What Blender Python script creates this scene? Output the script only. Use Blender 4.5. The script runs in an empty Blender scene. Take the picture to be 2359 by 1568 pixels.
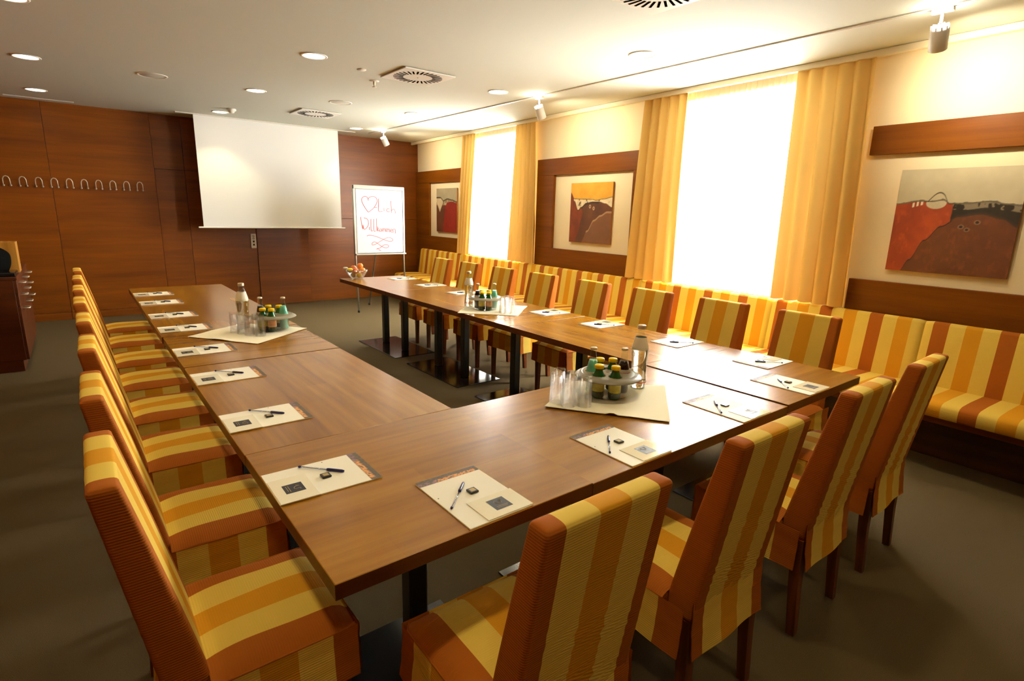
import bpy, math, random
from mathutils import Vector, Matrix
random.seed(7)
R = math.radians
sc = bpy.context.scene
COL = sc.collection

# ------------------------------------------------------------------ camera
# photograph 2359 x 1568, focal length 1262 px
cam_d = bpy.data.cameras.new('camera')
cam_d.sensor_fit = 'HORIZONTAL'; cam_d.sensor_width = 36.0
cam_d.lens = 36.0 * 1262.25 / 2359.0
cam_d.clip_start = 0.02; cam_d.clip_end = 100
cam = bpy.data.objects.new('camera', cam_d); COL.objects.link(cam)
_y, _p, _r = R(38.455), R(-12.989), R(1.536)
_fw = Vector((math.sin(_y) * math.cos(_p), math.cos(_y) * math.cos(_p), math.sin(_p)))
_rt = Vector((math.cos(_y), -math.sin(_y), 0)); _up = _rt.cross(_fw)
_cr = _rt * math.cos(_r) + _up * math.sin(_r); _cu = -_rt * math.sin(_r) + _up * math.cos(_r)
cam.matrix_world = Matrix(((_cr.x, _cu.x, -_fw.x, -0.3552), (_cr.y, _cu.y, -_fw.y, -1.0415),
                           (_cr.z, _cu.z, -_fw.z, 1.5435), (0, 0, 0, 1)))
sc.camera = cam

# ------------------------------------------------------------------ exposure, sky, daylight
sc.view_settings.view_transform = 'Standard'; sc.view_settings.look = 'None'
sc.view_settings.gamma = 1.0; sc.view_settings.use_curve_mapping = False
sc.view_settings.exposure = -0.12
SKY = 8.0           # overcast sky outside
DAY = 2300.0        # watts of daylight entering per window
LAMP = 38.0         # watts per ceiling downlight
SPOT = 62.0         # watts per track spotlight
world = bpy.data.worlds.new('sky'); sc.world = world; world.use_nodes = True
_bg = world.node_tree.nodes['Background']
_bg.inputs[0].default_value = (1.0, 0.99, 0.96, 1); _bg.inputs[1].default_value = SKY
sc.cycles.max_bounces = 9; sc.cycles.diffuse_bounces = 5; sc.cycles.glossy_bounces = 4
sc.cycles.transparent_max_bounces = 16; sc.cycles.transmission_bounces = 6
sc.cycles.sample_clamp_indirect = 6.0; sc.cycles.caustics_reflective = False; sc.cycles.caustics_refractive = False
sc.cycles.use_denoising = True

# room measures (metres); the window wall stands 2.4 degrees off square
ZC = 2.76; YB = 8.366; XL = -1.45; YR = -3.2; T = 0.75
AW = R(2.43); P0 = Vector((4.787, YB, 0)); TH = math.pi / 2 - AW
WE = Vector((-math.sin(AW), -math.cos(AW), 0)); WN = Vector((-math.cos(AW), math.sin(AW), 0))
def WP(u, v, z=0.0):
    p = P0 + WE * u + WN * v; return Vector((p.x, p.y, z))
WINDOWS = [(1.93, 3.42), (5.76, 7.34)]; WZ0, WZ1 = 0.90, 2.62
for _i, (_a, _b) in enumerate(WINDOWS):
    ld = bpy.data.lights.new('daylight', 'AREA'); ld.shape = 'RECTANGLE'
    ld.size = (_b - _a) + 0.3; ld.size_y = WZ1 - WZ0 + 0.2; ld.energy = DAY; ld.color = (1.0, 0.99, 0.935)
    lo = bpy.data.objects.new('daylight', ld); COL.objects.link(lo)
    lo.location = WP((_a + _b) / 2, -0.55, (WZ0 + WZ1) / 2 + 0.25)
    lo.rotation_euler = (WN + Vector((0, 0, -0.28))).to_track_quat('-Z', 'Z').to_euler()

sun_d = bpy.data.lights.new('sun', 'SUN'); sun_d.energy = 110.0; sun_d.angle = R(1.5); sun_d.color = (1.0, .95, .84)
sun = bpy.data.objects.new('sun', sun_d); COL.objects.link(sun); sun.location = (8, 4, 9)
sun.rotation_euler = (WN * .42 + WE * .05 + Vector((0, 0, -1))).to_track_quat('-Z', 'Z').to_euler()

# ------------------------------------------------------------------ helpers
def lin(r, g, b):
    f = lambda c: (c / 255) / 12.92 if c <= 10 else (((c / 255) + 0.055) / 1.055) ** 2.4
    return (f(r), f(g), f(b), 1.0)

class MB:
    """collects geometry for one mesh object; verts may carry stripe/rib numbers or a paint colour"""
    def __init__(s): s.v = []; s.f = []; s.mi = []; s.st = {}; s.rb = {}; s.smooth = []
    def add(s, vs, fs, mi=0, sm=False, st=None, rb=None):
        o = len(s.v); s.v += [tuple(p) for p in vs]
        for f in fs: s.f.append(tuple(i + o for i in f)); s.mi.append(mi); s.smooth.append(sm)
        if st:
            for i, c in enumerate(st): s.st[o + i] = c
        if rb:
            for i, c in enumerate(rb): s.rb[o + i] = c
        return s
    def box(s, x0, x1, y0, y1, z0, z1, c=0.0, mi=0):
        """box with chamfered edges of width c"""
        if x1 < x0: x0, x1 = x1, x0
        if y1 < y0: y0, y1 = y1, y0
        if c <= 0:
            vs = [(x, y, z) for z in (z0, z1) for y in (y0, y1) for x in (x0, x1)]
            return s.add(vs, [(0, 2, 3, 1), (4, 5, 7, 6), (0, 1, 5, 4), (2, 6, 7, 3), (0, 4, 6, 2), (1, 3, 7, 5)], mi)
        c = min(c, (x1 - x0) / 2.01, (y1 - y0) / 2.01, (z1 - z0) / 2.01)
        vs = []; idx = {}
        for sx in (0, 1):
            for sy in (0, 1):
                for sz in (0, 1):
                    X, Y, Z = (x0, x1)[sx], (y0, y1)[sy], (z0, z1)[sz]
                    dx, dy, dz = (c, -c)[sx], (c, -c)[sy], (c, -c)[sz]
                    for a, p in enumerate(((X, Y + dy, Z + dz), (X + dx, Y, Z + dz), (X + dx, Y + dy, Z))):
                        idx[sx, sy, sz, a] = len(vs); vs.append(p)
        I = lambda *k: idx[k]; fs = []
        for q in (0, 1):
            fs.append((I(q,0,0,0), I(q,0,1,0), I(q,1,1,0), I(q,1,0,0)) if q == 0 else (I(q,0,0,0), I(q,1,0,0), I(q,1,1,0), I(q,0,1,0)))
            fs.append((I(0,q,0,1), I(1,q,0,1), I(1,q,1,1), I(0,q,1,1)) if q == 0 else (I(0,q,0,1), I(0,q,1,1), I(1,q,1,1), I(1,q,0,1)))
            fs.append((I(0,0,q,2), I(0,1,q,2), I(1,1,q,2), I(1,0,q,2)) if q == 0 else (I(0,0,q,2), I(1,0,q,2), I(1,1,q,2), I(0,1,q,2)))
        for a in (0, 1):
            for b in (0, 1):
                fs.append((I(a,b,0,0), I(a,b,0,1), I(a,b,1,1), I(a,b,1,0)))
                fs.append((I(a,0,b,0), I(a,0,b,2), I(a,1,b,2), I(a,1,b,0)))
                fs.append((I(0,a,b,1), I(0,a,b,2), I(1,a,b,2), I(1,a,b,1)))
                for d in (0, 1): fs.append((I(a,b,d,0), I(a,b,d,1), I(a,b,d,2)))
        return s.add(vs, fs, mi)
    def lathe(s, prof, n=24, cx=0, cy=0, cz=0, mi=0, sm=True, cap0=True, cap1=True):
        vs = []; fs = []
        for r, z in prof:
            for k in range(n):
                a = 2 * math.pi * k / n; vs.append((cx + r * math.cos(a), cy + r * math.sin(a), cz + z))
        for i in range(len(prof) - 1):
            for k in range(n):
                k2 = (k + 1) % n; fs.append((i*n + k, i*n + k2, (i+1)*n + k2, (i+1)*n + k))
        s.add(vs, fs, mi, sm)
        o = len(s.v) - len(vs); m = len(prof) - 1
        if cap0 and prof[0][0] > 1e-5: s.f.append(tuple(o + k for k in range(n - 1, -1, -1))); s.mi.append(mi); s.smooth.append(False)
        if cap1 and prof[m][0] > 1e-5: s.f.append(tuple(o + m*n + k for k in range(n))); s.mi.append(mi); s.smooth.append(False)
        return s
    def tube(s, pts, r, n=8, mi=0, closed=False, radii=None):
        pts = [Vector(p) for p in pts]; m = len(pts); vs = []; fs = []; up = None
        for i, p in enumerate(pts):
            if closed: t = pts[(i + 1) % m] - pts[i - 1]
            else: t = pts[min(i + 1, m - 1)] - pts[max(i - 1, 0)]
            t = t.normalized() if t.length > 1e-9 else Vector((0, 0, 1))
            if up is None: up = Vector((0, 0, 1)) if abs(t.z) < .9 else Vector((1, 0, 0))
            a = t.cross(up).normalized(); up = a.cross(t).normalized()
            rr = radii[i] if radii else r
            for k in range(n):
                q = 2 * math.pi * k / n; vs.append(p + a * (rr * math.cos(q)) + up * (rr * math.sin(q)))
        for i in range(m if closed else m - 1):
            j = (i + 1) % m
            for k in range(n): fs.append((i*n + k, i*n + (k+1) % n, j*n + (k+1) % n, j*n + k))
        if not closed: fs += [tuple(range(n - 1, -1, -1)), tuple((m-1)*n + k for k in range(n))]
        return s.add(vs, fs, mi, n > 4)
    def cyl(s, p0, p1, r, n=12, mi=0, r1=None):
        return s.tube([p0, p1], r, n, mi, radii=[r, r if r1 is None else r1])
    def grid(s, fn, nu, nv, mi=0, sm=True, st=None, rb=None, closed_u=False):
        vs = [fn(i / nu, j / nv) for j in range(nv + 1) for i in range(nu + (0 if closed_u else 1))]
        w = nu + (0 if closed_u else 1); fs = []
        for j in range(nv):
            for i in range(nu):
                i2 = (i + 1) % w if closed_u else i + 1; fs.append((j*w + i, j*w + i2, (j+1)*w + i2, (j+1)*w + i))
        S = [st(p) for p in vs] if st else None; B = [rb(p) for p in vs] if rb else None
        return s.add(vs, fs, mi, sm, S, B)
    def mesh(s, name, mats):
        me = bpy.data.meshes.new(name); me.from_pydata(s.v, [], s.f); me.update()
        for m in (mats if isinstance(mats, (list, tuple)) else [mats]): me.materials.append(m)
        me.polygons.foreach_set('material_index', s.mi); me.polygons.foreach_set('use_smooth', s.smooth)
        for nm, dct in (('stripe', s.st), ('rib', s.rb)):
            if dct:
                at = me.attributes.new(nm, 'FLOAT', 'POINT')
                at.data.foreach_set('value', [dct.get(i, 0.0) for i in range(len(s.v))])
        return me
    def build(s, name, mats, parent=None, loc=None, rz=None):
        return link(name, s.mesh(name, mats), parent, loc, rz)

def link(name, me, parent=None, loc=None, rz=None):
    o = bpy.data.objects.new(name, me); COL.objects.link(o)
    if parent: o.parent = parent
    if loc is not None: o.location = loc
    if rz is not None: o.rotation_euler = (0, 0, rz)
    return o
def tag(o, label=None, cat=None, group=None, kind=None):
    if label: o['label'] = label
    if cat: o['category'] = cat
    if group: o['group'] = group
    if kind: o['kind'] = kind
    return o
def thing(name, label, cat, loc=(0, 0, 0), rz=0.0, group=None, kind=None):
    o = bpy.data.objects.new(name, None); COL.objects.link(o); o.empty_display_size = .1
    o.location = loc; o.rotation_euler = (0, 0, rz); return tag(o, label, cat, group, kind)
def copy_tree(o, parent=None):
    c = o.copy(); COL.objects.link(c); c.parent = parent
    for ch in list(o.children): copy_tree(ch, c)
    return c
def smooth_solid(o): return o
ORD = ['first', 'second', 'third', 'fourth', 'fifth', 'sixth', 'seventh', 'eighth', 'ninth', 'tenth']

# ------------------------------------------------------------------ materials
def newmat(name):
    m = bpy.data.materials.new(name); m.use_nodes = True; nt = m.node_tree
    return m, nt, nt.nodes['Principled BSDF'], nt.nodes['Material Output']
def nd(nt, t, **kw):
    n = nt.nodes.new(t)
    for k, v in kw.items():
        if k.startswith('i_'):
            key = k[2:]; key = int(key) if key.isdigit() else key.replace('_', ' ')
            n.inputs[key].default_value = v
        else: setattr(n, k, v)
    return n
def ramp(nt, stops, interp='LINEAR'):
    n = nt.nodes.new('ShaderNodeValToRGB'); e = n.color_ramp.elements; n.color_ramp.interpolation = interp
    while len(e) < len(stops): e.new(1.0)
    for el, (p, c) in zip(e, stops): el.position = p; el.color = c
    return n
def plain(name, rgb, rough=.5, metal=0.0, spec=.5, bump=0.0, bscale=80, noise=0.0):
    m, nt, b, out = newmat(name)
    b.inputs['Base Color'].default_value = lin(*rgb); b.inputs['Roughness'].default_value = rough
    b.inputs['Metallic'].default_value = metal; b.inputs['Specular IOR Level'].default_value = spec
    tc = nd(nt, 'ShaderNodeTexCoord'); nz = nd(nt, 'ShaderNodeTexNoise', i_Scale=float(bscale), i_Detail=4.0)
    nt.links.new(tc.outputs['Object'], nz.inputs['Vector'])
    if noise:
        c = lin(*rgb); r = ramp(nt, [(.3, tuple(x * (1 - noise) for x in c[:3]) + (1,)), (.7, tuple(min(1, x * (1 + noise)) for x in c[:3]) + (1,))])
        nt.links.new(nz.outputs['Fac'], r.inputs[0]); nt.links.new(r.outputs[0], b.inputs['Base Color'])
    if bump:
        bp = nd(nt, 'ShaderNodeBump', i_Strength=bump, i_Distance=.002)
        nt.links.new(nz.outputs['Fac'], bp.inputs['Height']); nt.links.new(bp.outputs[0], b.inputs['Normal'])
    return m
def wood(name, dark, mid, light, axis=0, rough=.35, grain=1.0, staves=False, coat=0.0, bump=.12, ringw=.20, spec=.35, finew=.22):
    m, nt, b, out = newmat(name); L = nt.links.new
    tc = nd(nt, 'ShaderNodeTexCoord'); oi = nd(nt, 'ShaderNodeObjectInfo')
    add = nd(nt, 'ShaderNodeVectorMath', operation='ADD'); mul = nd(nt, 'ShaderNodeMath', operation='MULTIPLY', i_1=37.0)
    L(oi.outputs['Random'], mul.inputs[0]); L(tc.outputs['Object'], add.inputs[0]); L(mul.outputs[0], add.inputs[1])
    def mp(a, c):
        k = [c, c, c]; k[axis] = a
        n = nd(nt, 'ShaderNodeMapping'); n.inputs['Scale'].default_value = k; L(add.outputs[0], n.inputs['Vector']); return n
    big = nd(nt, 'ShaderNodeTexNoise', i_Scale=1.0, i_Detail=4.0, i_Roughness=.55, i_Distortion=.6); L(mp(.7*grain, 7.0*grain).outputs[0], big.inputs['Vector'])
    fine = nd(nt, 'ShaderNodeTexNoise', i_Scale=1.0, i_Detail=6.0, i_Roughness=.6); L(mp(3.0*grain, 90.0*grain).outputs[0], fine.inputs['Vector'])
    rings = nd(nt, 'ShaderNodeTexWave', wave_type='RINGS', rings_direction='XYZ'[axis], i_Scale=1.4, i_Distortion=9.0, i_Detail=2.0)
    rings.inputs['Detail Scale'].default_value = .7
    L(mp(.55*grain, 5.0*grain).outputs[0], rings.inputs['Vector'])
    m1 = nd(nt, 'ShaderNodeMath', operation='MULTIPLY_ADD', i_1=.55); L(big.outputs['Fac'], m1.inputs[0])
    m2 = nd(nt, 'ShaderNodeMath', operation='MULTIPLY_ADD', i_1=finew, i_2=.22 * .5 - finew * .5); L(fine.outputs['Fac'], m2.inputs[0])
    m3 = nd(nt, 'ShaderNodeMath', operation='MULTIPLY_ADD', i_1=ringw); L(rings.outputs['Fac'], m3.inputs[0])
    L(m2.outputs[0], m3.inputs[2]); L(m3.outputs[0], m1.inputs[2])
    fac = m1.outputs[0]
    if staves:
        br = nd(nt, 'ShaderNodeTexBrick', i_Scale=1.0); br.offset = .37
        br.inputs['Color1'].default_value = (0, 0, 0, 1); br.inputs['Color2'].default_value = (1, 1, 1, 1); br.inputs['Mortar'].default_value = (.4, .4, .4, 1)
        br.inputs['Brick Width'].default_value = .62; br.inputs['Row Height'].default_value = .1; br.inputs['Mortar Size'].default_value = .0006
        L(tc.outputs['Object'], br.inputs['Vector'])
        m4 = nd(nt, 'ShaderNodeMath', operation='MULTIPLY_ADD', i_1=.10); L(br.outputs['Color'], m4.inputs[0]); L(fac, m4.inputs[2]); fac = m4.outputs[0]
    r = ramp(nt, [(.28, lin(*dark)), (.48, lin(*mid)), (.72, lin(*light))]); L(fac, r.inputs[0])
    L(r.outputs[0], b.inputs['Base Color']); b.inputs['Roughness'].default_value = rough
    b.inputs['Specular IOR Level'].default_value = spec; b.inputs['Coat Weight'].default_value = coat; b.inputs['Coat Roughness'].default_value = .12
    bp = nd(nt, 'ShaderNodeBump', i_Strength=bump, i_Distance=.001); L(m3.outputs[0], bp.inputs['Height']); L(bp.outputs[0], b.inputs['Normal'])
    return m
def stripes(name, period=.366):
    m, nt, b, out = newmat(name); L = nt.links.new
    at = nd(nt, 'ShaderNodeAttribute', attribute_name='stripe')
    pp = nd(nt, 'ShaderNodeMath', operation='PINGPONG', i_1=period / 2); L(at.outputs['Fac'], pp.inputs[0])
    dv = nd(nt, 'ShaderNodeMath', operation='MULTIPLY', i_1=2 / period); L(pp.outputs[0], dv.inputs[0])
    G, Yw, Ru = lin(216, 152, 28), lin(230, 197, 88), lin(170, 93, 20)
    r = ramp(nt, [(0, G), (.25, Yw), (.75, Ru)], 'CONSTANT'); L(dv.outputs[0], r.inputs[0])
    L(r.outputs[0], b.inputs['Base Color']); b.inputs['Roughness'].default_value = .85
    b.inputs['Specular IOR Level'].default_value = .2
    rb = nd(nt, 'ShaderNodeAttribute', attribute_name='rib')
    sn = nd(nt, 'ShaderNodeMath', operation='MULTIPLY', i_1=2 * math.pi / .0065); L(rb.outputs['Fac'], sn.inputs[0])
    s2 = nd(nt, 'ShaderNodeMath', operation='SINE'); L(sn.outputs[0], s2.inputs[0])
    bp = nd(nt, 'ShaderNodeBump', i_Strength=.22, i_Distance=.0012); L(s2.outputs[0], bp.inputs['Height']); L(bp.outputs[0], b.inputs['Normal'])
    return m
def thin_glass(name, tint=(1, 1, 1), gloss_max=.75, base=.06, rough=.03):
    """thin clear glass: see-through, brighter towards grazing angles (Fresnel)"""
    m, nt, b, out = newmat(name); L = nt.links.new; nt.nodes.remove(b)
    tr = nd(nt, 'ShaderNodeBsdfTransparent'); tr.inputs[0].default_value = (*tint, 1)
    gl = nd(nt, 'ShaderNodeBsdfGlossy'); gl.inputs['Roughness'].default_value = rough; gl.inputs[0].default_value = (1, 1, 1, 1)
    lw = nd(nt, 'ShaderNodeLayerWeight', i_Blend=.35)
    mr = nd(nt, 'ShaderNodeMapRange'); mr.inputs['To Min'].default_value = base; mr.inputs['To Max'].default_value = gloss_max
    pw = nd(nt, 'ShaderNodeMath', operation='POWER', i_1=2.6); L(lw.outputs['Facing'], pw.inputs[0]); L(pw.outputs[0], mr.inputs['Value']); mx = nd(nt, 'ShaderNodeMixShader')
    L(mr.outputs[0], mx.inputs[0]); L(tr.outputs[0], mx.inputs[1]); L(gl.outputs[0], mx.inputs[2]); L(mx.outputs[0], out.inputs['Surface'])
    return m
def emit(name, rgb, s):
    m, nt, b, out = newmat(name)
    b.inputs['Base Color'].default_value = (1, 1, 1, 1); b.inputs['Emission Color'].default_value = (*rgb, 1); b.inputs['Emission Strength'].default_value = s
    return m
def painted(name, rough=.6):
    m, nt, b, out = newmat(name)
    at = nd(nt, 'ShaderNodeAttribute', attribute_name='paint'); nt.links.new(at.outputs['Color'], b.inputs['Base Color'])
    b.inputs['Roughness'].default_value = rough
    return m
def cloth(name, rgb, transl=0.0, bump=.2, bscale=700):
    m, nt, b, out = newmat(name); L = nt.links.new
    b.inputs['Base Color'].default_value = lin(*rgb); b.inputs['Roughness'].default_value = .9; b.inputs['Specular IOR Level'].default_value = .15
    tc = nd(nt, 'ShaderNodeTexCoord'); nz = nd(nt, 'ShaderNodeTexNoise', i_Scale=float(bscale), i_Detail=2.0); L(tc.outputs['Object'], nz.inputs['Vector'])
    bp = nd(nt, 'ShaderNodeBump', i_Strength=bump, i_Distance=.0008); L(nz.outputs['Fac'], bp.inputs['Height']); L(bp.outputs[0], b.inputs['Normal'])
    if transl:
        t = nd(nt, 'ShaderNodeBsdfTranslucent'); t.inputs[0].default_value = lin(*rgb)
        mx = nd(nt, 'ShaderNodeMixShader', i_0=transl); L(b.outputs[0], mx.inputs[1]); L(t.outputs[0], mx.inputs[2]); L(mx.outputs[0], out.inputs['Surface'])
    return m

M = {}
M['wallwood'] = wood('brown_veneer', (102, 50, 6), (128, 68, 9), (154, 90, 16), 0, .36, .8, bump=.03, ringw=.03)
M['trimwood'] = wood('brown_trim_veneer', (104, 54, 8), (124, 70, 10), (146, 88, 15), 0, .4, .9, bump=.03, ringw=.03, spec=.18)
M['table'] = wood('table_oak', (122, 74, 10), (152, 101, 19), (178, 127, 32), 0, .24, 1.3, True, .0, .0, ringw=.04, spec=.5, finew=.11)
M['tableedge'] = wood('table_edge', (74, 34, 10), (92, 44, 13), (108, 56, 18), 0, .4, 1.0, ringw=.05, bump=.02)
M['legwood'] = wood('chair_leg_wood', (70, 34, 14), (98, 50, 22), (122, 66, 30), 2, .38, 1.2)
M['cabwood'] = wood('cabinet_veneer', (72, 32, 8), (90, 42, 10), (108, 54, 14), 0, .4, .7, ringw=.03, bump=.02)
M['boxwood'] = wood('pale_box_wood', (168, 112, 36), (196, 138, 52), (214, 160, 74), 2, .45, .8)
M['plinth'] = wood('dark_plinth_wood', (40, 20, 10), (54, 28, 12), (66, 36, 16), 0, .5, .8)
M['cream'] = plain('cream_wall_paint', (238, 224, 188), .8, bump=.1, bscale=180)
M['ceil'] = plain('white_ceiling_paint', (211, 214, 203), .85, bump=.05, bscale=60)
M['corn'] = plain('cornice_paint', (236, 224, 192), .6)
M['carpet'] = plain('brown_carpet', (88, 74, 50), .95, spec=.1, bump=.9, bscale=420, noise=.28)
M['seam'] = plain('dark_joint', (24, 14, 8), .8)
M['black'] = plain('black_metal', (22, 24, 24), .28, .0, .6)
M['plate'] = plain('black_plate', (26, 26, 27), .14, .0, .7)
M['white'] = plain('white_plastic', (236, 234, 226), .4)
M['grey'] = plain('grey_plastic', (168, 166, 158), .4)
M['alu'] = plain('brushed_aluminium', (196, 200, 196), .32, .9)
M['chrome'] = plain('steel', (214, 206, 188), .4, .55)
M['dark'] = plain('dark_opening', (3, 3, 3), .9, spec=.0)
M['stripe'] = stripes('striped_corduroy')
M['bench'] = stripes('striped_bench_fabric')
M['drape'] = cloth('golden_drape_fabric', (226, 186, 106), .03, .05)
M['linen'] = cloth('ivory_linen', (250, 242, 218), .0, .12)
M['screen'] = plain('screen_fabric', (246, 247, 246), .75)
M['paper'] = plain('paper', (246, 242, 228), .6)
M['card'] = plain('glossy_card', (244, 238, 216), .12)
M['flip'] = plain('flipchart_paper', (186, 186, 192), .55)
M['red'] = plain('red_marker', (204, 62, 62), .6)
M['navy'] = plain('navy_plastic', (24, 26, 96), .25)
M['navyprint'] = plain('navy_print', (40, 42, 54), .5)
M['gold'] = plain('gold_print', (178, 152, 92), .4)
M['choc'] = plain('chocolate_wrapper', (28, 22, 16), .3)
M['clear'] = thin_glass('clear_glass', (.96, .965, .96), .7, .025)
M['plasticclear'] = thin_glass('clear_plastic', (.94, .94, .93), .6, .03)
def solid_glass(name, ior, keep, tint=(1, 1, 1)):
    m, nt, b, out = newmat(name); L = nt.links.new; nt.nodes.remove(b)
    g = nd(nt, 'ShaderNodeBsdfGlass', i_IOR=ior); g.inputs['Roughness'].default_value = .0; g.inputs[0].default_value = (*tint, 1)
    tr = nd(nt, 'ShaderNodeBsdfTransparent'); tr.inputs[0].default_value = (*tint, 1)
    mx = nd(nt, 'ShaderNodeMixShader', i_0=keep); L(g.outputs[0], mx.inputs[1]); L(tr.outputs[0], mx.inputs[2]); L(mx.outputs[0], out.inputs['Surface'])
    return m
M['water'] = solid_glass('clear_water', 1.33, .25, (.97, .98, .97))
M['tumbler'] = solid_glass('tumbler_glass', 1.45, .78, (.985, .985, .985))
M['bottleglass'] = thin_glass('bottle_glass', (.92, .96, .94), .7, .015)
M['pane'] = thin_glass('window_glass', (.98, .99, .99), .5, .04)
M['pen'] = thin_glass('pen_barrel', (.88, .90, .94), .6, .12)
M['juiceglass'] = plain('green_bottle', (22, 92, 34), .12, spec=.7)
M['juicedark'] = plain('dark_juice', (54, 56, 30), .2)
M['cola'] = plain('cola', (30, 8, 5), .2, spec=.3)
M['teal'] = plain('green_drink', (112, 196, 172), .15, spec=.6)
M['yellowcap'] = plain('yellow_cap', (234, 194, 6), .45, spec=.15)
M['ylabel'] = plain('yellow_green_label', (216, 206, 66), .5, noise=.25, bscale=40)
M['olabel'] = plain('orange_label', (226, 160, 90), .5, noise=.3, bscale=40)
M['clabel'] = plain('silver_label', (196, 188, 182), .4)
M['redmark'] = plain('red_print', (190, 40, 36), .5)
M['wlabel'] = plain('white_label', (232, 224, 204), .5)
M['cap'] = plain('bottle_cap', (206, 190, 160), .3, .6)
M['tray'] = plain('grey_tray', (128, 119, 98), .4)
M['lamp_on'] = emit('lit_lamp', (1.0, .86, .62), 14.0)
M['lamp_leak'] = emit('lit_lamp_back', (1.0, .88, .68), 9.0)
M['paint'] = painted('canvas_paint')
M['canvas'] = plain('canvas_edge', (150, 96, 40), .8)
def sheer_mat():
    m, nt, b, out = newmat('sheer_white_voile'); L = nt.links.new; nt.nodes.remove(b)
    t = nd(nt, 'ShaderNodeBsdfTranslucent'); t.inputs[0].default_value = (.92, .92, .90, 1)
    d = nd(nt, 'ShaderNodeBsdfDiffuse'); d.inputs[0].default_value = (.9, .9, .88, 1)
    tr = nd(nt, 'ShaderNodeBsdfTransparent')
    a = nd(nt, 'ShaderNodeMixShader', i_0=.22); L(t.outputs[0], a.inputs[1]); L(d.outputs[0], a.inputs[2])
    c = nd(nt, 'ShaderNodeMixShader', i_0=.16); L(a.outputs[0], c.inputs[1]); L(tr.outputs[0], c.inputs[2]); L(c.outputs[0], out.inputs['Surface'])
    return m
M['sheer'] = sheer_mat()

# ------------------------------------------------------------------ room shell
o = MB().box(XL - .2, 5.4, YR - .2, YB + .3, -.12, 0).build('floor', M['carpet']); tag(o, 'brown grey carpet covering the whole floor', 'floor', kind='structure')
_pl = [(XL - .2, YR - .2), tuple(WP(11.75, -.3)[:2]), tuple(WP(-.3, -.3)[:2]), (XL - .2, YB + .3)]
_mc = MB(); _mc.add([(x, y, z) for z in (ZC, ZC + .15) for x, y in _pl], [(3, 2, 1, 0), (4, 5, 6, 7), (0, 1, 5, 4), (1, 2, 6, 5), (2, 3, 7, 6), (3, 0, 4, 7)])
o = _mc.build('ceiling', M['ceil']); tag(o, 'smooth white painted ceiling', 'ceiling', kind='structure')
o = MB().box(XL - .2, 5.4, YB + .03, YB + .3, 0, ZC).build('wall_back', M['seam']); tag(o, 'back wall clad in brown veneer panels', 'wall', kind='structure')
wb = o
o = MB().box(XL - .2, XL, YR - .2, YB + .3, 0, ZC).build('wall_left', M['wallwood']); tag(o, 'brown veneered wall behind the sideboard', 'wall', kind='structure')
o = MB().box(XL - .2, 5.4, YR - .2, YR, 0, ZC).build('wall_front', M['wallwood']); tag(o, 'brown veneered wall behind the photographer', 'wall', kind='structure')
# back wall panels, each its own piece
PANELS = [(XL, -.503, .10, ZC, .02), (-.499, .635, .10, ZC, .02), (.639, 1.006, 2.033, ZC, .0), (.639, 1.006, 0, 2.028, .0),
          (1.010, 1.908, .0, 2.028, -.004), (1.010, 2.708, 2.033, ZC, .0), (1.912, 2.712, 0, 2.028, .014),
          (2.716, 4.95, 0, 1.388, .0), (2.716, 4.95, 1.392, ZC, .0)]
for x0, x1, z0, z1, pr in PANELS:
    MB().box(-(x1 - x0) / 2, (x1 - x0) / 2, 0, .03 + pr, -(z1 - z0) / 2, (z1 - z0) / 2, .0015).build('panel', M['wallwood'], wb, ((x0 + x1) / 2, YB - pr, (z0 + z1) / 2))
for x0, x1 in ((XL, -.503), (-.499, .635)):
    MB().box(-(x1 - x0) / 2, (x1 - x0) / 2, 0, .055, 0, .096, .002).build('baseboard_piece', M['wallwood'], wb, ((x0 + x1) / 2, YB - .024, 0))

# window wall in wall coordinates: local x = -u, y = v (inwards)
def wbox(mb, u0, u1, v0, v1, z0, z1, c=0.0, mi=0, ou=0.0, ov=0.0, oz=0.0):
    return mb.box(-(u1 - ou), -(u0 - ou), v0 - ov, v1 - ov, z0 - oz, z1 - oz, c, mi)
UEND = 11.75
mb = MB(); us = [-.05] + [q for w in WINDOWS for q in w] + [UEND]
for k in range(0, len(us), 2): wbox(mb, us[k], us[k + 1], -.3, 0, 0, ZC)
for a, b in WINDOWS: wbox(mb, a, b, -.3, 0, 0, WZ0); wbox(mb, a, b, -.3, 0, WZ1, ZC)
o = mb.build('wall_right', M['cream'], None, P0, TH); tag(o, 'cream window wall on the right', 'wall', kind='structure')
mb = MB(); wbox(mb, 0, UEND, .10, .135, 2.713, ZC - .002, .003); wbox(mb, 0, UEND, 0, .1, 2.735, ZC - .002)
o = mb.build('trim_1', M['corn'], None, P0, TH); tag(o, 'cream pelmet running along the ceiling above the curtains', 'cornice', kind='structure')
for i, (a, b) in enumerate(WINDOWS):
    t = thing('window_%d' % (i + 1), ['far window behind a white sheer curtain', 'near window behind a white sheer curtain'][i], 'window', WP((a + b) / 2, -.2, WZ0), TH, kind='structure')
    h = (b - a) / 2; H = WZ1 - WZ0
    for x0, x1, z0, z1 in ((-h, -h + .07, 0, H), (h - .07, h, 0, H), (-h + .07, h - .07, 0, .07), (-h + .07, h - .07, H - .07, H), (-.035, .035, .07, H - .07)):
        MB().box(x0, x1, -.03, .03, z0, z1, .004).build('window_frame', M['white'], t)
    for x0, x1 in ((-h + .07, -.035), (.035, h - .07)): MB().box(x0, x1, -.004, .004, .07, H - .07).build('pane', M['pane'], t)
    MB().box(-h - .05, h + .05, .06, .22, -.03, 0, .004).build('window_sill', M['white'], t)
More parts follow.
